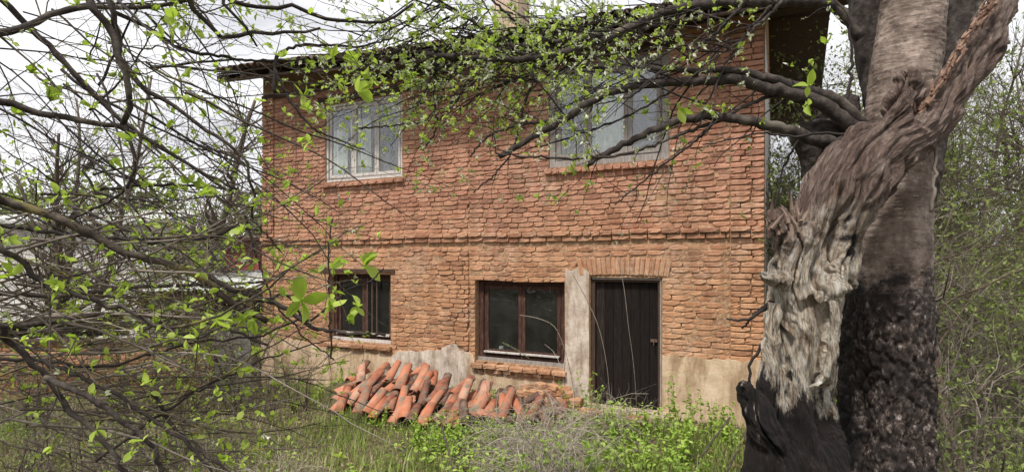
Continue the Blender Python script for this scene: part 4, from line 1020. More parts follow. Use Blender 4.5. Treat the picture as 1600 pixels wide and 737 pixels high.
# dark stems behind the trunk
def limb_fn(co, no): return .006 * nz(co, (18, 18, 8)) + .004 * nz(co, (50, 50, 20), 5)
solid([([(1348, -140, 27, 2.98), (1352, -20, 26, 2.97), (1357, 50, 23, 2.95), (1362, 110, 19, 2.93), (1372, 180, 17, 2.9), (1385, 260, 20, 2.85), (1392, 330, 26, 2.8)], 18, 1)], .009, 'stem', M['limb'], limb_fn)
solid([([(1512, -140, 30, 3.0), (1503, -10, 28, 3.0), (1493, 50, 26, 2.98), (1476, 120, 22, 2.94), (1452, 200, 24, 2.9), (1432, 280, 30, 2.85), (1418, 360, 26, 2.8)], 18, 1)], .010, 'stem', M['limb'], lambda co, no: .014 * np.abs(nz(co, (22, 22, 12))) + .006 * nz(co, (60, 60, 30), 5))
solid([([(1398, 250, 34, 2.78), (1362, 235, 32, 2.84), (1325, 222, 34, 2.86), (1290, 215, 30, 2.86), (1262, 212, 24, 2.86), (1240, 205, 14, 2.86)], 18, 1), ([(1262, 215, 24, 2.86), (1268, 250, 18, 2.86), (1274, 300, 12, 2.86), (1276, 345, 8, 2.86)], 12, 1),
       ([(1300, 190, 26, 2.9), (1320, 175, 22, 2.95), (1330, 150, 12, 2.96)], 12, 1)], .009, 'burl', M['limb'], lambda co, no: .012 * nz(co, (14, 14, 14)) + .006 * nz(co, (50, 50, 50), 5))
# limbs traced over the facade (px, py), px width, depth
ROOT = [P(1385, 235, 2.82)]
LIMBS = [
 ([(1345, 190), (1310, 158), (1240, 134), (1180, 118), (1151, 110), (1081, 110), (1016, 108)], (18, 8), 2.75, 2.75, ROOT, 'cut'),
 ([(1340, 205), (1290, 165), (1240, 148), (1200, 138), (1151, 125), (1091, 127), (1021, 131), (946, 146), (880, 187), (820, 222), (780, 247)], (22, 8), 2.72, 2.8, ROOT, ''),
 ([(1330, 222), (1290, 222), (1230, 204), (1200, 196), (1121, 182), (1061, 189), (981, 222), (915, 258)], (21, 9), 2.72, 2.75, ROOT, 'cut'),
 ([(1345, 60), (1300, 10), (1200, 3), (1106, 8), (1040, 20), (980, 45), (905, 76), (830, 92), (780, 93), (725, 90), (665, 85)], (17, 8), 2.85, 3.0, None, ''),
 ([(1345, -60), (1270, -30), (1170, -5), (1070, 10), (990, 45), (900, 58), (830, 80), (740, 130), (700, 170)], (11, 3), 3.0, 3.4, None, ''),
 ([(1260, 160), (1200, 150), (1140, 180), (1060, 212), (980, 240), (905, 247), (830, 244), (770, 240)], (7, 3), 2.8, 2.7, None, ''),
 ([(900, 178), (868, 188), (830, 192), (795, 200), (760, 215), (735, 245)], (7, 3), 3.0, 3.05, None, ''),
 ([(946, 108), (890, 105), (845, 120), (800, 127), (740, 118), (680, 110), (640, 104)], (5, 2), 3.0, 3.1, None, ''),
 ([(835, 92), (830, 130), (818, 165), (812, 200), (795, 245), (770, 275), (740, 300)], (5, 2), 3.05, 3.0, None, ''),
 ([(820, 88), (781, 60), (731, 30), (686, 5), (640, -20)], (8, 4), 3.1, 3.0, None, ''),
 ([(880, 70), (830, 55), (790, 20), (760, -10)], (6, 3), 3.1, 3.0, None, ''),
 ([(1130, 180), (1080, 225), (1030, 262), (985, 300), (960, 320)], (4, 2), 2.8, 2.7, None, ''),
 ([(1140, 60), (1080, 120), (1020, 160), (960, 190), (890, 215), (820, 235)], (5, 2), 2.9, 2.8, None, ''),
 ([(1205, 10), (1160, 60), (1130, 110), (1105, 160), (1095, 200)], (5, 2), 2.75, 2.7, None, ''),
 ([(1190, -30), (1140, 30), (1085, 80), (1040, 110), (985, 150), (930, 165)], (6, 2), 2.7, 2.7, None, ''),
 ([(1250, -30), (1195, 30), (1150, 70), (1110, 95), (1060, 140)], (7, 2), 2.7, 2.7, None, ''),
 ([(1335, 215), (1290, 208), (1240, 214), (1195, 208), (1150, 216), (1100, 226)], (5, 2), 2.6, 2.6, None, ''),
 ([(1310, 240), (1262, 280), (1245, 330), (1242, 360), (1235, 400)], (6, 3), 2.7, 2.6, None, ''),
 ([(1250, 215), (1225, 260), (1215, 300), (1208, 340)], (4, 2), 2.8, 2.8, None, ''),
 ([(1320, 175), (1330, 110), (1328, 60), (1325, 20)], (6, 3), 2.75, 2.75, None, ''),
 ([(560, 200), (625, 195), (660, 190), (680, 170)], (3, 2), 2.9, 3.0, None, ''),
 ([(682, 88), (680, 120), (678, 160), (682, 200), (660, 235)], (4, 2), 3.15, 3.1, None, ''),
]
def cyl(mbx, path, rad, k=10): mbx.tube(path, rad, k, rnd=.5, rough=.05)
opaths = []
for (pts, w, d0, d1, head, flag) in LIMBS:
    path, rad = pix_branch(pts, w, d0, d1, head=np.array(ROOT) if head is not None else None, n=len(pts) * 7)
    mbx = MB(); cyl(mbx, path, rad, 12 if w[0] > 10 else 7); build(mbx, 'limb' if w[0] >= 10 else 'branch', M['limb'] if w[0] >= 7 else M['twig'], old, smooth=True); opaths.append((path, rad))
# long drooping shoots over the facade, top middle and top right
tw = MB(); lv = Leaves(); bl = Leaves()
shoots = []
nb = 0
for k in range(62):
    src = opaths[int(rng.choice([1, 3, 4, 3, 4, 9, 13, 14, 15, 0]))]; i = int(rng.integers(len(src[0]) // 4, len(src[0]) - 2)); p = src[0][i]
    d = np.array([-rng.uniform(.3, 1.2), rng.normal(0, .35), rng.normal(-.25, .45)])
    g = grow(p, d, rng.uniform(.5, 1.15), 12, .11, rng.uniform(-.06, .03)); rr = np.linspace(.0048, .0016, 12) * rng.uniform(.8, 1.2)
    mbx = MB(); mbx.tube(g, rr, 5, rnd=rng.random()); build(mbx, 'branch', M['twig'], old, smooth=True); shoots.append((g, rr))
for k in range(58):
    p = P(rng.uniform(560, 1000), rng.uniform(10, 150), 3.1); g = grow(p, (-1, rng.normal(0, .3), rng.normal(-.15, .3)), rng.uniform(.4, .9), 12, .12, -.02); rr = np.linspace(.0040, .0014, 12)
    mbx = MB(); mbx.tube(g, rr, 5, rnd=rng.random()); build(mbx, 'branch', M['twig'], old, smooth=True); shoots.append((g, rr))
def reg_right(p):
    px = HX + p[0] / p[1] * FPX; py = HY - (p[2] - EYE) / p[1] * FPX
    if px > 960 and py > 92 and rng.random() > .42: return False
    return px < 1330 and (py < 330 - max(0, (px - 900)) * .12 or rng.random() < .15)
spawn(opaths, tw, lv, bl, 9.0, .34, .30, .029, (3, 6), .0035, 2, (-.25, 0, -.05), reg_right, .65)
spawn(shoots, tw, lv, bl, 7.0, .26, .30, .028, (3, 6), .0026, 2, (-.15, 0, -.05), reg_right, .65)
for px, py, dd, n_, s_ in ((1262, 135, 2.5, 4, .075), (1262, 165, 2.5, 3, .06), (770, 70, 2.9, 9, .065), (700, 60, 2.9, 7, .06), (600, 130, 2.9, 5, .06), (560, 90, 2.6, 4, .075), (735, 215, 2.8, 8, .05), (1060, 170, 2.6, 5, .06), (660, 215, 2.8, 8, .05), (740, 75, 2.8, 7, .055), (1150, 75, 2.7, 8, .05), (860, 25, 2.7, 7, .055), (925, 20, 2.7, 7, .05), (1290, 68, 2.5, 5, .055), (1190, 190, 2.7, 6, .045)):
    lv.cluster(P(px, py, dd), (0, 0, .3), n_, s_)
build(tw, 'twigs', M['twig'], old, kind='stuff')
emit_leaves(lv, old, M['leaf'], 300)
emit_leaves(bl, old, M['blossom'], 0, stuff='blossom', small=True)
# bare dead twigs on the left of the stem, against the brick
for pts in ([(1200, 620), (1186, 640), (1170, 590), (1180, 555), (1195, 530), (1207, 470)], [(1205, 470), (1180, 490), (1160, 512)], [(1200, 478), (1165, 500), (1135, 497)], [(1455, 330), (1462, 280), (1460, 200), (1440, 170)]):
    path, rad = pix_branch(pts[-1::-1] if pts[0][1] == 620 else pts, (6, 3), 2.3, 2.35, n=20); mbx = MB(); mbx.tube(path, rad, 6); build(mbx, 'branch', M['grey_twig'] if pts[0][0] > 1400 else M['twig'], old, smooth=True)

# ------------------------------------------------------------------ the plum tree on the left
PT = np.array([-3.3, 2.6, float(ground(-3.3, 2.6))])
plum = thing('plum_tree', PT, 'leaning plum tree on the left with a tangle of dark branches and bright young leaves', 'tree')
tpath = smooth_path([PT - [0, 0, .3], PT + [.05, 0, .7], PT + [.15, .05, 1.5], PT + [.1, .1, 2.4], PT + [.25, 0, 3.5], PT + [.6, -.1, 4.4]], 30)
mbx = MB(); mbx.tube(tpath, np.linspace(.15, .05, 30), 14, rough=.05); build(mbx, 'trunk', M['limb'], plum, smooth=True)
def hd(z): return tpath[int(np.argmin(np.abs(tpath[:, 2] - z)))]
TOP = lambda px: [PT + [.6, -.1, 4.4], P(px, -160, 2.3)]
PB = [
 ([(140, 0), (165, 35), (186, 90), (201, 130), (203, 171), (196, 195)], (12, 8), 1.9, 2.0, TOP(120)),
 ([(171, 0), (186, 40), (196, 105), (241, 145), (301, 186), (351, 221), (381, 251), (394, 301)], (9, 4), 2.0, 2.2, TOP(160)),
 ([(-40, -15), (50, 48), (100, 95), (130, 130), (176, 176), (241, 226), (301, 261), (351, 296)], (10, 4), 2.0, 2.3, [hd(3.2)]),
 ([(-60, 60), (0, 53), (45, 38), (85, 20), (135, 10), (240, 12), (330, -10)], (13, 5), 1.8, 2.2, [hd(3.0)]),
 ([(-60, 150), (0, 160), (40, 170), (80, 181), (150, 191), (191, 201), (236, 221), (301, 261), (371, 296)], (13, 4), 1.9, 2.2, [hd(2.7)]),
 ([(-60, 300), (0, 313), (60, 330), (130, 358), (186, 392), (236, 405), (296, 422), (331, 447), (371, 477), (417, 502)], (15, 9), 1.8, 2.2, [hd(2.2)]),
 ([(296, 422), (340, 440), (400, 465), (440, 477), (490, 512), (550, 519), (600, 523)], (11, 4), 2.1, 2.3, None),
 ([(400, 470), (450, 462), (480, 500), (545, 452), (575, 442), (600, 420)], (5, 2), 2.2, 2.3, None),
 ([(155, 296), (200, 293), (261, 288), (371, 296)], (6, 4), 2.2, 2.3, None),
 ([(286, -20), (310, 20), (346, 60), (386, 54), (440, 50), (500, 47)], (9, 4), 2.1, 2.4, TOP(260)),
 ([(345, -20), (360, 10), (381, 45), (400, 70)], (6, 3), 2.1, 2.2, TOP(330)),
 ([(180, 20), (226, 40), (281, 75), (351, 90), (420, 96), (480, 92)], (7, 3), 2.1, 2.4, None),
 ([(430, 145), (430, 100), (450, 76), (500, 70), (560, 72), (610, 60)], (6, 3), 2.3, 2.5, None),
 ([(430, 110), (455, 160), (490, 200), (520, 215), (570, 235)], (5, 2), 2.3, 2.4, None),
 ([(330, -20), (400, 4), (475, 18), (530, 32), (565, 38), (620, 22), (646, 5)], (7, 4), 2.2, 2.5, TOP(300)),
 ([(196, 195), (210, 260), (190, 300), (140, 330), (90, 350)], (6, 3), 2.0, 2.0, None),
 ([(-40, 350), (60, 362), (160, 370), (260, 380), (330, 372), (370, 355), (400, 365)], (7, 3), 2.2, 2.4, [hd(2.2)]),
 ([(-40, 385), (30, 415), (60, 440), (105, 458), (150, 474), (190, 478), (240, 500), (290, 522), (330, 525)], (10, 4), 1.8, 2.0, [hd(1.9)]),
 ([(-40, 455), (60, 462), (150, 455), (240, 447), (330, 443), (420, 440)], (9, 4), 2.2, 2.5, [hd(1.9)]),
 ([(-40, 505), (40, 508), (110, 498), (180, 490), (260, 494), (330, 505), (420, 540)], (10, 4), 2.4, 2.7, [hd(1.7)]),
 ([(-40, 500), (10, 525), (40, 560), (62, 580), (85, 600), (110, 640), (150, 672), (170, 700), (210, 760)], (10, 7), 1.7, 1.9, [hd(1.7)]),
 ([(-40, 560), (60, 560), (140, 572), (220, 560), (300, 535), (380, 528), (470, 500)], (6, 3), 2.1, 2.3, [hd(1.6)]),
 ([(70, 590), (140, 620), (200, 665), (240, 700), (260, 760)], (9, 6), 1.7, 1.8, None),
 ([(60, 560), (150, 600), (230, 650), (300, 700), (350, 760)], (7, 4), 1.9, 2.0, None),
 ([(150, 720), (260, 640), (330, 600), (420, 560), (520, 530)], (5, 2), 2.1, 2.4, None),
 ([(240, 615), (280, 680), (350, 730), (400, 780)], (6, 4), 2.2, 2.1, None),
 ([(380, 330), (400, 400), (430, 470), (470, 520), (520, 560)], (4, 2), 2.3, 2.4, None),
 ([(400, 300), (394, 340), (420, 370), (440, 395)], (4, 2), 2.2, 2.3, None),
 ([(517, 560), (515, 470), (513, 400), (520, 340)], (3, 2), 3.0, 3.0, None),
]
ppaths = []
for (pts, w, d0, d1, head) in PB:
    path, rad = pix_branch(pts, w, d0, d1, head=head, n=len(pts) * 7)
    mbx = MB(); mbx.tube(path, rad, 10 if w[0] > 8 else 7, rnd=.5, rough=.05); build(mbx, 'branch', M['mossy'] if pts[0] == (-40, 395) or pts[0] == (-60, 300) else (M['limb'] if w[0] > 8 else M['twig']), plum, smooth=True); ppaths.append((path, rad))
tw = MB(); lv = Leaves(); bl = Leaves()
lsh = []
for k in range(190):
    py = rng.uniform(-60, 720); dep = rng.uniform(1.9, 3.4); px = rng.uniform(-120, 260) if py > 300 else rng.uniform(-120, 330)
    p = P(px, py, dep)
    if py < 320: d = np.array([rng.uniform(.4, 1), rng.normal(0, .25), rng.normal(-.35, .5)])
    else: d = np.array([rng.uniform(.7, 1), rng.normal(0, .25), rng.normal(0, .22)])
    g = grow(p, d, rng.uniform(.5, 1.15) * (dep / 2.3), 14, .10, rng.uniform(-.03, .02)); rr = np.linspace(.0055, .0016, 14) * rng.uniform(.7, 1.3)
    if k < 150:
        mbx = MB(); mbx.tube(g, rr, 5, rnd=rng.random()); build(mbx, 'branch', M['grey_twig'] if py > 330 and k % 3 != 1 else (M['mossy'] if py > 200 and k % 3 == 1 else M['twig']), plum, smooth=True)
    else: tw.tube(g, rr, 4, rnd=rng.random())
    lsh.append((g, rr))
def reg_left(p):
    px = HX + p[0] / max(p[1], .1) * FPX; return px < 560 and px > -80
spawn(ppaths, tw, lv, bl, 7, .34, .15, .037, (2, 6), .0034, 2, (.2, 0, 0), reg_left, .03, up=.05)
spawn(lsh, tw, lv, bl, 6.0, .30, .13, .034, (2, 6), .0028, 2, (.2, 0, 0), reg_left, .03, up=.05)
for px, py, dd, n_, s_ in ((470, 470, 2.1, 8, .085), (515, 480, 2.1, 8, .085), (545, 500, 2.2, 6, .07), (560, 480, 2.2, 8, .06), (520, 420, 2.2, 7, .075), (570, 415, 2.3, 7, .07), (340, 500, 2.0, 9, .055), (320, 505, 2.0, 7, .05), (380, 500, 2.1, 7, .05), (110, 550, 1.9, 7, .05), (165, 553, 1.9, 7, .05), (260, 535, 2.1, 6, .05), (48, 115, 1.9, 4, .06), (65, 130, 1.9, 3, .06), (125, 160, 2.0, 5, .045), (150, 165, 2.0, 4, .04), (225, 600, 1.7, 4, .04), (140, 615, 1.7, 4, .04), (20, 430, 1.9, 5, .06), (320, 300, 2.2, 9, .05), (260, 305, 2.2, 9, .05), (100, 310, 2.0, 7, .05), (480, 170, 2.3, 6, .06), (520, 90, 2.3, 6, .055), (440, 90, 2.3, 6, .055), (455, 30, 2.3, 5, .05), (290, 120, 2.2, 4, .045), (300, 285, 2.2, 6, .05), (400, 320, 2.2, 5, .05), (445, 295, 2.2, 5, .05), (475, 150, 2.4, 7, .05), (560, 145, 2.4, 5, .075)):
    lv.cluster(P(px, py, dd), (.3, 0, .2), n_, s_)
build(tw, 'twigs', M['mossy'], plum, kind='stuff')
emit_leaves(lv, plum, M['leaf'], 300)
emit_leaves(bl, plum, M['blossom'], 0, stuff='blossom', small=True)

# ------------------------------------------------------------------ background trees and shrubs
def bush_tree(name, x, y, h, spread, ns, dens, leafp, lsize, label, cat, mat, lmat, group=None, stems=1, tr=.05, lean=0, nleaf=(2, 5)):
    g0 = float(ground(x, y)); root = thing(name, (x, y, g0), label, cat, group)
    tw = MB(); lv = Leaves(); paths = []
    for s in range(stems):
        a = rng.uniform(0, 6.28); d = np.array([math.cos(a) * .25 * (stems > 1) + lean, math.sin(a) * .25 * (stems > 1), 1])
        p = np.array([x, y, g0 - .1]) + np.array([math.cos(a), math.sin(a), 0]) * (.15 * (stems > 1)); pa = grow(p, d, h * rng.uniform(.75, .95), 12, .06)
        ra = np.linspace(tr, tr * .25, 12) * rng.uniform(.7, 1.1); mbx = MB(); mbx.tube(pa, ra, 9, rnd=.5, rough=.06); build(mbx, 'trunk', mat[0], root, smooth=True); paths.append((pa, ra))
    limbs = []
    for q in range(ns):
        pa, ra = paths[q % len(paths)]; i = int(rng.integers(2, 11)); a = rng.uniform(0, 6.28)
        d = np.array([math.cos(a), math.sin(a), rng.uniform(.2, 1.0)]); n_ = 9; Lb = spread * rng.uniform(.5, 1.1) * (1.15 - i / 16)
        gp = grow(pa[i], d, Lb, n_, .16, .03); rr = np.linspace(ra[i] * .55, ra[i] * .12, n_)
        if q < 24: mbx = MB(); mbx.tube(gp, rr, 6, rnd=rng.random()); build(mbx, 'limb', mat[0], root, smooth=True)
        else: tw.tube(gp, rr, 5, rnd=rng.random())
        limbs.append((gp, rr))
    spawn(limbs + paths, tw, lv, None, dens, spread * .42, leafp, lsize, nleaf, tr * .2, 2, (0, 0, .05))
    build(tw, 'twigs', mat[1], root, kind='stuff'); emit_leaves(lv, root, lmat, 0, stuff='crown', small=True)
    return root
BR = (M['brown_twig'], M['brown_twig']); GRT = (M['grey_twig'], M['grey_twig'])
gR = 'thicket trees to the right of the old tree'; gL = 'bare trees and bushes behind the left branches'
# right side thicket
bush_tree('thicket_tree', P(1545, 0, 4.6)[0], 4.6, 4.6, 1.5, 26, 8, .10, .05, 'red brown double stemmed tree nearest on the right edge', 'tree', (M['red_bark'], M['grey_twig']), M['leaf_bg'], gR, 3, .036)
bush_tree('thicket_tree', P(1500, 0, 6.6)[0], 6.6, 5.4, 1.8, 30, 8, .13, .06, 'twiggy tree seen just right of the old trunk, behind the red brown one', 'tree', BR, M['leaf_bg'], gR, 2, .042)
bush_tree('thicket_tree', P(1590, 0, 8.2)[0], 8.2, 6.5, 2.3, 34, 7, .13, .07, 'tall twiggy tree at the far right edge', 'tree', BR, M['leaf_bg'], gR, 2, .055)
bush_tree('thicket_tree', P(1480, 0, 11)[0], 11, 7.5, 2.8, 36, 6, .16, .09, 'tall thin tree in the haze of twigs right of the house', 'tree', GRT, M['leaf_bg'], gR, 1, .08)
bush_tree('thicket_tree', P(1580, 0, 13.5)[0], 13.5, 9, 3.4, 40, 5, .16, .11, 'tallest grey tree far behind on the right', 'tree', BR, M['leaf_bg'], gR, 1, .13)
bush_tree('thicket_tree', P(1245, 0, 15)[0], 15, 6, 2.8, 34, 3.6, .35, .11, 'leafy tree seen between the house corner and the dead stem', 'tree', BR, M['leaf_bg'], gR, 1, .1)
bush_tree('thicket_tree', P(1390, 0, 17)[0], 17, 10, 3.6, 40, 3.2, .3, .13, 'tree behind the old cherry trunk', 'tree', BR, M['leaf_bg'], gR, 1, .14)
gS = 'low bushes in the thicket on the right'
for (px, d, h, lab) in ((1490, 4.4, 1.3, 'low twiggy bush at the foot of the old tree'), (1560, 3.7, 1.0, 'low bush with pale leaves nearest to the camera on the right'), (1600, 5.4, 1.9, 'bush beside the right edge of the photo'), (1475, 7.2, 2.2, 'taller bush in front of the ruined wall'), (1560, 7.6, 2.0, 'grey bush in front of the right end of the ruined wall'), (1500, 8.4, 2.6, 'dense bush over the ruined wall'), (1640, 8, 3.0, 'dense bush beyond the right edge'), (1225, 10.5, 3.0, 'shrub right beside the house corner'), (1500, 5.6, 2.6, 'grey shrub close behind the old tree'), (1570, 6.4, 3.2, 'tall grey shrub near the right edge'), (1290, 9.0, 5.2, 'tall leafy shrub under the eave at the house corner'), (1330, 7.5, 4.6, 'tall shrub just behind the old tree on its left')):
    bush_tree('bush', P(px, 0, d)[0], d, h, h * .62, 30, 12, .14, .035 + .003 * d, lab, 'bush', (M['grey_twig'] if rng.random() < .6 else M['brown_twig'], M['grey_twig'] if d < 6 else M['brown_twig']), M['leaf_bg'], gS, 7, .016 if h < 3.5 else .028)
# left background
bush_tree('bare_tree', P(270, 0, 12)[0], 12.2, 7.2, 2.6, 36, 4.0, .06, .08, 'bare grey tree rising behind the lean-to', 'tree', GRT, M['leaf_pale'], gL, 1, .13, lean=.25)
bush_tree('bare_tree', P(120, 0, 13)[0], 13, 7.5, 2.8, 38, 4.0, .04, .08, 'bare grey tree in front of the white outbuilding', 'tree', GRT, M['leaf_pale'], gL, 2, .11)
bush_tree('bare_tree', P(20, 0, 10)[0], 10.8, 6, 2.4, 34, 4.5, .05, .07, 'bare dark tree at the far left edge behind the garden wall', 'tree', BR, M['leaf_pale'], gL, 2, .10)
bush_tree('bare_tree', P(370, 0, 19)[0], 19, 6.2, 2.6, 34, 3.6, .25, .10, 'slender greening tree far behind the rose shed', 'tree', GRT, M['leaf_pale'], gL, 2, .09)
bush_tree('bush', P(260, 0, 15)[0], 15, 3.6, 1.9, 32, 5, .5, .10, 'bright green bush right of the white outbuilding', 'bush', BR, M['leaf_pale'], gL, 5, .04)
bush_tree('bush', P(330, 0, 14.5)[0], 14.8, 3.3, 1.8, 32, 5, .5, .10, 'pale green bush just left of the rose shed', 'bush', BR, M['leaf_pale'], gL, 5, .04)
bush_tree('bush', P(200, 0, 22)[0], 22, 5.0, 2.8, 34, 4, .5, .14, 'rounded green bush showing above the outbuilding roof', 'bush', BR, M['leaf_pale'], gL, 5, .05)
for (px, d, h, lab) in ((120, 5.6, 1.0, 'tangled low bush in the middle of the left undergrowth'), (260, 6.4, 1.0, 'tangled bush in front of the red part of the garden wall'), (20, 5.0, 1.1, 'tangled bush at the lower left edge'), (400, 7.6, .95, 'leafy bush between the concrete pillar and the tile heap'), (470, 8.4, .9, 'small leafy bush at the left end of the tile heap'), (200, 4.3, .75, 'low twiggy bush nearest to the camera on the left'), (60, 7.6, 1.3, 'bush against the left part of the garden wall'), (180, 8.2, 1.5, 'brown bush against the middle of the garden wall'), (345, 8.4, 1.5, 'brown bush in front of the concrete pillar'), (290, 7.4, 1.2, 'low brown bush before the right end of the garden wall'), (380, 8.9, 1.9, 'bush between the concrete pillar and the house corner'), (320, 9.0, 2.1, 'tall bush in front of the lean-to'), (230, 8.7, 1.9, 'bush before the garden wall, left of the lean-to'), (300, 5.4, .8, 'low bush at the lower left, beside the open grass'), (100, 4.2, .8, 'low bush at the very bottom left corner')):
    bush_tree('bush', P(px, 0, d)[0], d, h, h * .75, 22, 8, .20, .04, lab, 'bush', (M['brown_twig'], M['brown_twig'] if rng.random() < .6 else M['grey_twig']), M['leaf_bg'], 'low bushes in the undergrowth on the left', 6, .016)
# far treeline
mbx = MB(); lv = Leaves()
for k in range(150):
    a = rng.uniform(-1.25, 1.25); r_ = rng.uniform(42, 62); x, y = math.sin(a) * r_ * 1.2, math.cos(a) * r_ + 4; g0 = float(ground(x, y)); h = rng.uniform(4, 7.5)
    pa = grow((x, y, g0 - .2), (0, 0, 1), h, 6, .05); mbx.tube(pa, np.linspace(.16, .04, 6), 4, cap=False, rnd=rng.random())
    for q in range(15):
        g_ = grow(pa[int(rng.integers(1, 6))], rng.normal(size=3) + [0, 0, .6], rng.uniform(1.2, 2.6), 5, .15); mbx.tube(g_, np.linspace(.05, .015, 5), 3, cap=False, rnd=rng.random())
        for z_ in (2, 3, 4): lv.cluster(g_[z_], (0, 0, 1), 7, .55, 2.2)
p_, d_, s_ = lv.get(); F = frames(d_); m2 = MB(); p_ = p_ + rng.normal(size=p_.shape) * .5
m2.inst(LS[0] * [1.6, 1, 1], LS[1], None, p_, F * s_[:, None, None], rng.random(len(p_)))
fw = build(mbx, 'far_wood', M['brown_twig'], kind='stuff'); tag(fw, 'far greening wood along the horizon', 'wood')
fw2 = build(m2, 'crowns', M['leaf_bg'], fw, kind='stuff')

# ------------------------------------------------------------------ grass, weeds, brambles
def scatter(n, xr, yr):
    x = rng.uniform(*xr, n); y = rng.uniform(*yr, n)
    # keep off the house footprint
    w = (x - X0) * ST + (y - Y0) * CT; u = (x - X0) * CT - (y - Y0) * ST
    ok = ~((w > -.03) & (u > -.1) & (u < WU + .05) & (w < DEPTH))
    return x[ok], y[ok]
x, y = scatter(80000, (-7.5, 7.5), (3.2, 10.5))
den = np.array([fbm(a, b, 1.3) for a, b in zip(x, y)]); keep = (den + rng.uniform(-.5, .5, len(x))) > -.25; x, y, den = x[keep], y[keep], den[keep]
n_ = len(x); z = ground(x, y); hgt = rng.uniform(.04, .15, n_) * (1 + .9 * den) * np.where(rng.random(n_) < .12, 1.9, 1); wd = rng.uniform(.003, .006, n_)
GB = np.array([[-1, 0, 0], [1, 0, 0], [-.8, .12, .5], [.8, .12, .5], [0, .42, 1.0]]); GF3 = np.array([[2, 3, 4]]); GF4 = np.array([[0, 1, 3, 2]])
yaw = rng.uniform(0, 6.28, n_); c, s = np.cos(yaw), np.sin(yaw); bend = hgt * rng.uniform(.3, 1.6, n_)
Mx = np.zeros((n_, 3, 3)); Mx[:, 0, 0] = c * wd; Mx[:, 1, 0] = s * wd; Mx[:, 0, 1] = -s * bend; Mx[:, 1, 1] = c * bend; Mx[:, 2, 2] = hgt
rn = np.clip(.17 + .32 * np.clip((-x - 1.0) / 3, 0, 1) + .6 * np.array([fbm(a, b, .8) for a, b in zip(x, y)]) + rng.normal(0, .22, n_), 0, 1)
mbx = MB(); mbx.inst(GB, GF3, GF4, np.stack([x, y, z - .01], -1), Mx, rn)
g = build(mbx, 'grass', M['grass'], kind='stuff'); tag(g, 'rough green grass mixed with dry straw before the house', 'grass')
# broad weed leaves close to the ground
x, y = scatter(30000, (-5.5, 6), (3.4, 9.5))
den = np.array([fbm(a + 20, b, 1.1) for a, b in zip(x, y)]); u_ = (x - 1.2); keep = (den - .30 * (x < -1.6) + .25 * np.exp(-(u_ / 2.0) ** 2) + rng.uniform(-.35, .35, len(x))) > .12; x, y = x[keep], y[keep]; n_ = len(x)
hz = rng.uniform(.02, .22, n_); d = rng.normal(size=(n_, 3)); d[:, 2] = np.abs(d[:, 2]) * .6; F = frames(d, up=(0, 0, 2.5)); sz = rng.uniform(.03, .07, n_)
mbx = MB(); mbx.inst(LT[0][0], None, LT[0][1], np.stack([x, y, ground(x, y) + hz], -1), F * sz[:, None, None], rng.random(n_))
g = build(mbx, 'ground_cover', M['weed'], kind='stuff', smooth=True); tag(g, 'bright broad leaved weeds growing low through the grass', 'weeds')
x, y = scatter(22000, (-7, 7), (3, 10)); n_ = len(x); d = rng.normal(size=(n_, 3)); d[:, 2] *= .3; F = frames(d, up=(0, 0, 3)); sz = rng.uniform(.03, .06, n_)
mbx = MB(); mbx.inst(LS[0], LS[1], None, np.stack([x, y, ground(x, y) + rng.uniform(.01, .04, n_)], -1), F * sz[:, None, None], rng.random(n_))
g = build(mbx, 'leaf_litter', M['dry'], kind='stuff'); tag(g, 'brown fallen leaves scattered over the soil', 'leaf litter')
# single tall weeds
def weed(px, dw, h, n_st, label, name='nettle', wallu=True, lsize=.06, mat='weed', group='tall weeds at the foot of the house'):
    p = WP(px, dw); p[2] = float(ground(p[0], p[1])); root = thing(name, p, label, 'weed', group)
    for s in range(n_st):
        b = p + np.array([rng.normal(0, .07), rng.normal(0, .07), 0]); g_ = grow(b, (rng.normal(0, .2), rng.normal(0, .2), 1), h * rng.uniform(.7, 1.1), 7, .06); mbx = MB(); mbx.tube(g_, np.linspace(.004, .002, 7), 5); build(mbx, 'stem', M['weed'], root)
        l = Leaves()
        for q in range(1, 7):
            for e in range(2): l.cluster(g_[q] + rng.normal(0, .005, 3), (rng.normal(), rng.normal(), .1), 3, lsize * (1.15 - q * .06))
        emit_leaves(l, root, M[mat], 0, stuff='leaves', up=(0, 0, 2))
ws = [(912, .25, .55, 3, 'leafy green weed growing against the grey pillar left of the door'), (925, .35, .35, 3, 'short green weed at the left foot of the door'), (1062, .45, .62, 4, 'tall bright nettle right of the door'), (1080, .7, .5, 4, 'broad nettle clump before the ochre plaster'), (1105, .5, .45, 3, 'dark nettle clump below the plaster crack'), (1135, .5, .38, 4, 'round weed clump left of the charred root'), (1150, .8, .35, 4, 'low bright weed beside the charred root'), (1010, 1.0, .35, 4, 'bushy weed in front of the door step'), (960, 1.3, .38, 4, 'bushy weed in front of the door, further out'), (985, 1.9, .42, 5, 'lush nettle clump midway between door and camera'), (1060, 1.7, .42, 5, 'wide nettle clump on the right of the grass'), (870, 2.3, .40, 4, 'green weed growing out of the dry brambles'), (760, 1.9, .36, 4, 'green weed in front of the right end of the tile heap'), (720, 2.1, .34, 4, 'green weed in front of the tile heap'), (690, 2.3, .33, 4, 'leafy weed before the middle of the tile heap'), (640, 2.3, .3, 4, 'leafy weed before the highest tiles'), (770, .35, .32, 3, 'small green weed on the plaster under the dark window'), (530, .35, .7, 3, 'leafy weed climbing the plaster under the left window'), (1100, 2.6, .3, 4, 'low weed clump at the lower right of the grass'), (930, 2.6, .34, 5, 'bright weed clump in the middle of the lower edge'), (800, 2.8, .3, 4, 'bright weed clump left of the brambles at the lower edge')]
for w in ws: weed(*w[:4], w[4])
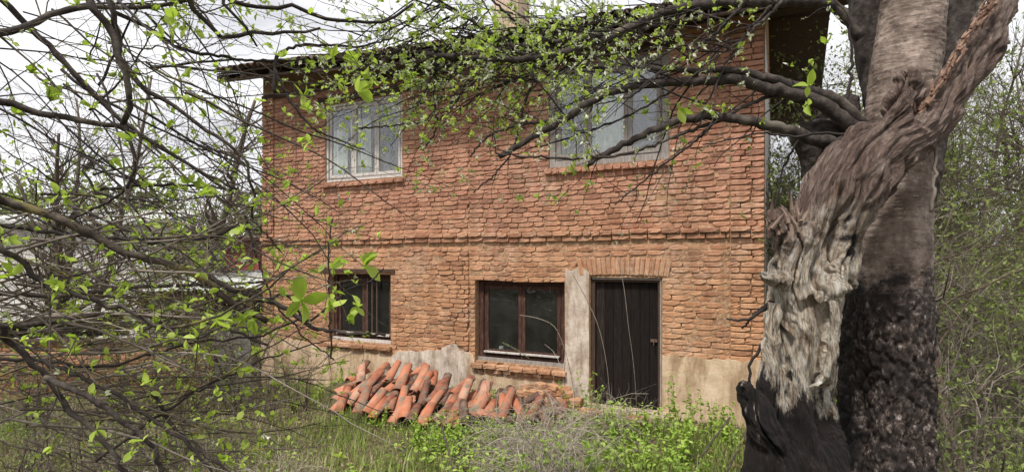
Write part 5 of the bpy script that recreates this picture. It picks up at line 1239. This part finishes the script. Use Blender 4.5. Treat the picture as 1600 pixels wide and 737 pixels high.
# dry bramble heap
def bramble(px, dw, rad, h, n_, label, mat='straw', at=None, grp='dry brambles before the house', name='bramble'):
    p = WP(px, dw) if at is None else np.array(at, float); p[2] = float(ground(p[0], p[1])); root = thing(name, p, label, name.replace('_', ' '), grp); tw = MB(); c_ = []
    for k in range(n_):
        a = rng.uniform(0, 6.28); st = p + np.array([math.cos(a), math.sin(a), 0]) * rad * rng.uniform(.1, .8)
        d = np.array([math.cos(a + rng.normal(0, 1)), math.sin(a + rng.normal(0, 1)), rng.uniform(.8, 2.2)]); g_ = grow(st, d, h * rng.uniform(1.2, 2.9), 10, .16, -.26); rr = np.linspace(.0045, .0018, 10)
        if k < 14: mbx = MB(); mbx.tube(g_, rr, 5, rnd=rng.random()); build(mbx, 'cane', M[mat], root, smooth=True)
        else: tw.tube(g_, rr * .8, 4, rnd=rng.random())
        c_.append((g_, rr))
    lv_ = Leaves(); spawn(c_, tw, lv_, None, 12, .25, .01, .03, (1, 3), .002, 1, up=.0); build(tw, 'twigs', M[mat], root, kind='stuff'); emit_leaves(lv_, root, M['leaf_bg'], 0, stuff='leaves', small=True)
bramble(835, 1.9, .62, .50, 190, 'big heap of dry grey brambles in front of the broken bricks')
bramble(860, 2.9, .42, .34, 130, 'dry bramble tangle nearer the camera, below the big heap')
bramble(950, .75, .5, .40, 36, 'arching bare bramble canes before the plank door')
for (px, d, rad, h, n_, m__, lab) in ((60, 4.4, .8, .55, 80, 'brown_twig', 'brown brush heap at the lower left edge'), (230, 4.6, .8, .5, 80, 'grey_twig', 'grey brush heap below the plum branches, left of the open grass'), (130, 5.8, .9, .7, 80, 'brown_twig', 'brown brush heap in the middle of the left undergrowth'), (330, 6.2, .8, .6, 70, 'brown_twig', 'brown brush heap before the concrete pillar'), (20, 7.2, 1.0, .9, 70, 'grey_twig', 'grey brush heap before the left part of the garden wall'), (430, 5.2, .45, .3, 40, 'straw', 'small pale brush heap at the edge of the open grass'), (1500, 3.9, .5, .5, 60, 'grey_twig', 'brush heap right of the foot of the old tree'), (1580, 4.4, .6, .8, 60, 'brown_twig', 'brush heap at the lower right edge')):
    bramble(0, 0, rad, h, n_, lab, m__, P(px, 0, d) * [1, 1, 0], 'heaps of dead brush in the undergrowth', 'brush_heap')
# hanging vines
def vine(pts, w, label, d_off=.25, leaves=0):
    W = []
    for a, b in pts: 
        z_ = zw(a); k = (z_ - d_off) / z_; W.append(P(a, b, z_ - d_off))
    path = smooth_path(W, 26); mbx = MB(); mbx.tube(path, np.linspace(w, w * .6, 26), 5, rnd=.8)
    if leaves:
        root = thing('vine', tuple(W[-1]), label, 'vine', 'dry vines on the front of the house'); build(mbx, 'stem', M['grey_twig'], root, smooth=True); l = Leaves()
        for q in range(0, 26): l.cluster(path[q], (0, -.5, .2), leaves, .03)
        emit_leaves(l, root, M['leaf_bg'], 0, stuff='leaves', small=True)
    else: o = build(mbx, 'vine', M['grey_twig'], smooth=True); tag(o, label, 'vine', 'dry vines on the front of the house')
vine([(893, 425), (915, 465), (935, 510), (948, 570), (955, 645)], .006, 'long pale vine stem hanging from the arch across the plank door')
vine([(965, 400), (975, 450), (982, 510), (990, 570), (995, 635)], .005, 'thin straight vine stem hanging down the middle of the door')
vine([(812, 492), (840, 497), (866, 510), (882, 545), (893, 590), (900, 640)], .006, 'arching green vine crossing the dark window beside the door', .3, 2)
vine([(785, 535), (805, 545), (822, 555), (826, 560)], .004, 'short green vine at the bottom of the dark window', .3, 2)
vine([(1150, 170), (1120, 215), (1085, 245), (1075, 285), (1065, 300)], .006, 'ivy tuft clinging to the brick right of the grey framed upper window', .1, 6)
vine([(565, 640), (563, 600), (566, 570), (570, 545)], .006, 'leafy vine climbing the plaster above the tile heap', .12, 4)
o = bpy.data.objects.new('x', None)
bpy.data.objects.remove(o)
for (px, dw, lab) in ((590, 1.55, 'tuft of weeds growing through the left front of the tile heap'), (655, 1.6, 'tuft of weeds growing through the middle front of the tile heap'), (705, 1.4, 'tuft of weeds among the tiles at the middle right of the heap'), (745, 1.0, 'tuft of weeds behind the last tiles on the right')):
    weed(px, dw, .26, 4, lab, lsize=.05)
# fallen sticks in the grass
for (a, b, dd, lab) in (((1140, 652), (1060, 735), 4.9, 'long bare stick lying in the grass left of the charred root'), ((1175, 660), (1110, 700), 4.6, 'short bare stick beside the charred root'), ((690, 665), (715, 737), 5.2, 'dark thin stick standing in the weeds before the tile heap')):
    p0 = P(*a, dd + .4); p1 = P(*b, dd - .4); p0[2] = max(p0[2], float(ground(p0[0], p0[1])) + .05); p1[2] = float(ground(p1[0], p1[1])) + .04
    mbx = MB(); mbx.tube(smooth_path([p0, (p0 + p1) / 2 + [0, 0, .03], p1], 10), np.linspace(.012, .007, 10), 6, rough=.1); o = build(mbx, 'stick', M['mossy'], smooth=True); tag(o, lab, 'stick')

# trees standing behind the photographer, mirrored in the window panes
for (x, y, h, lab) in ((-9.6, 6.0, 9.0, 'tall garden tree left of the plum tree, mirrored in the white framed window'), (-7.6, -2.2, 9.5, 'tall garden tree behind the camera, mirrored in the grey framed window')):
    bush_tree('garden_tree', x, y, h, 2.8, 44, 3.5, .3, .09, lab, 'tree', BR, M['leaf_bg'], None, 1, .1)
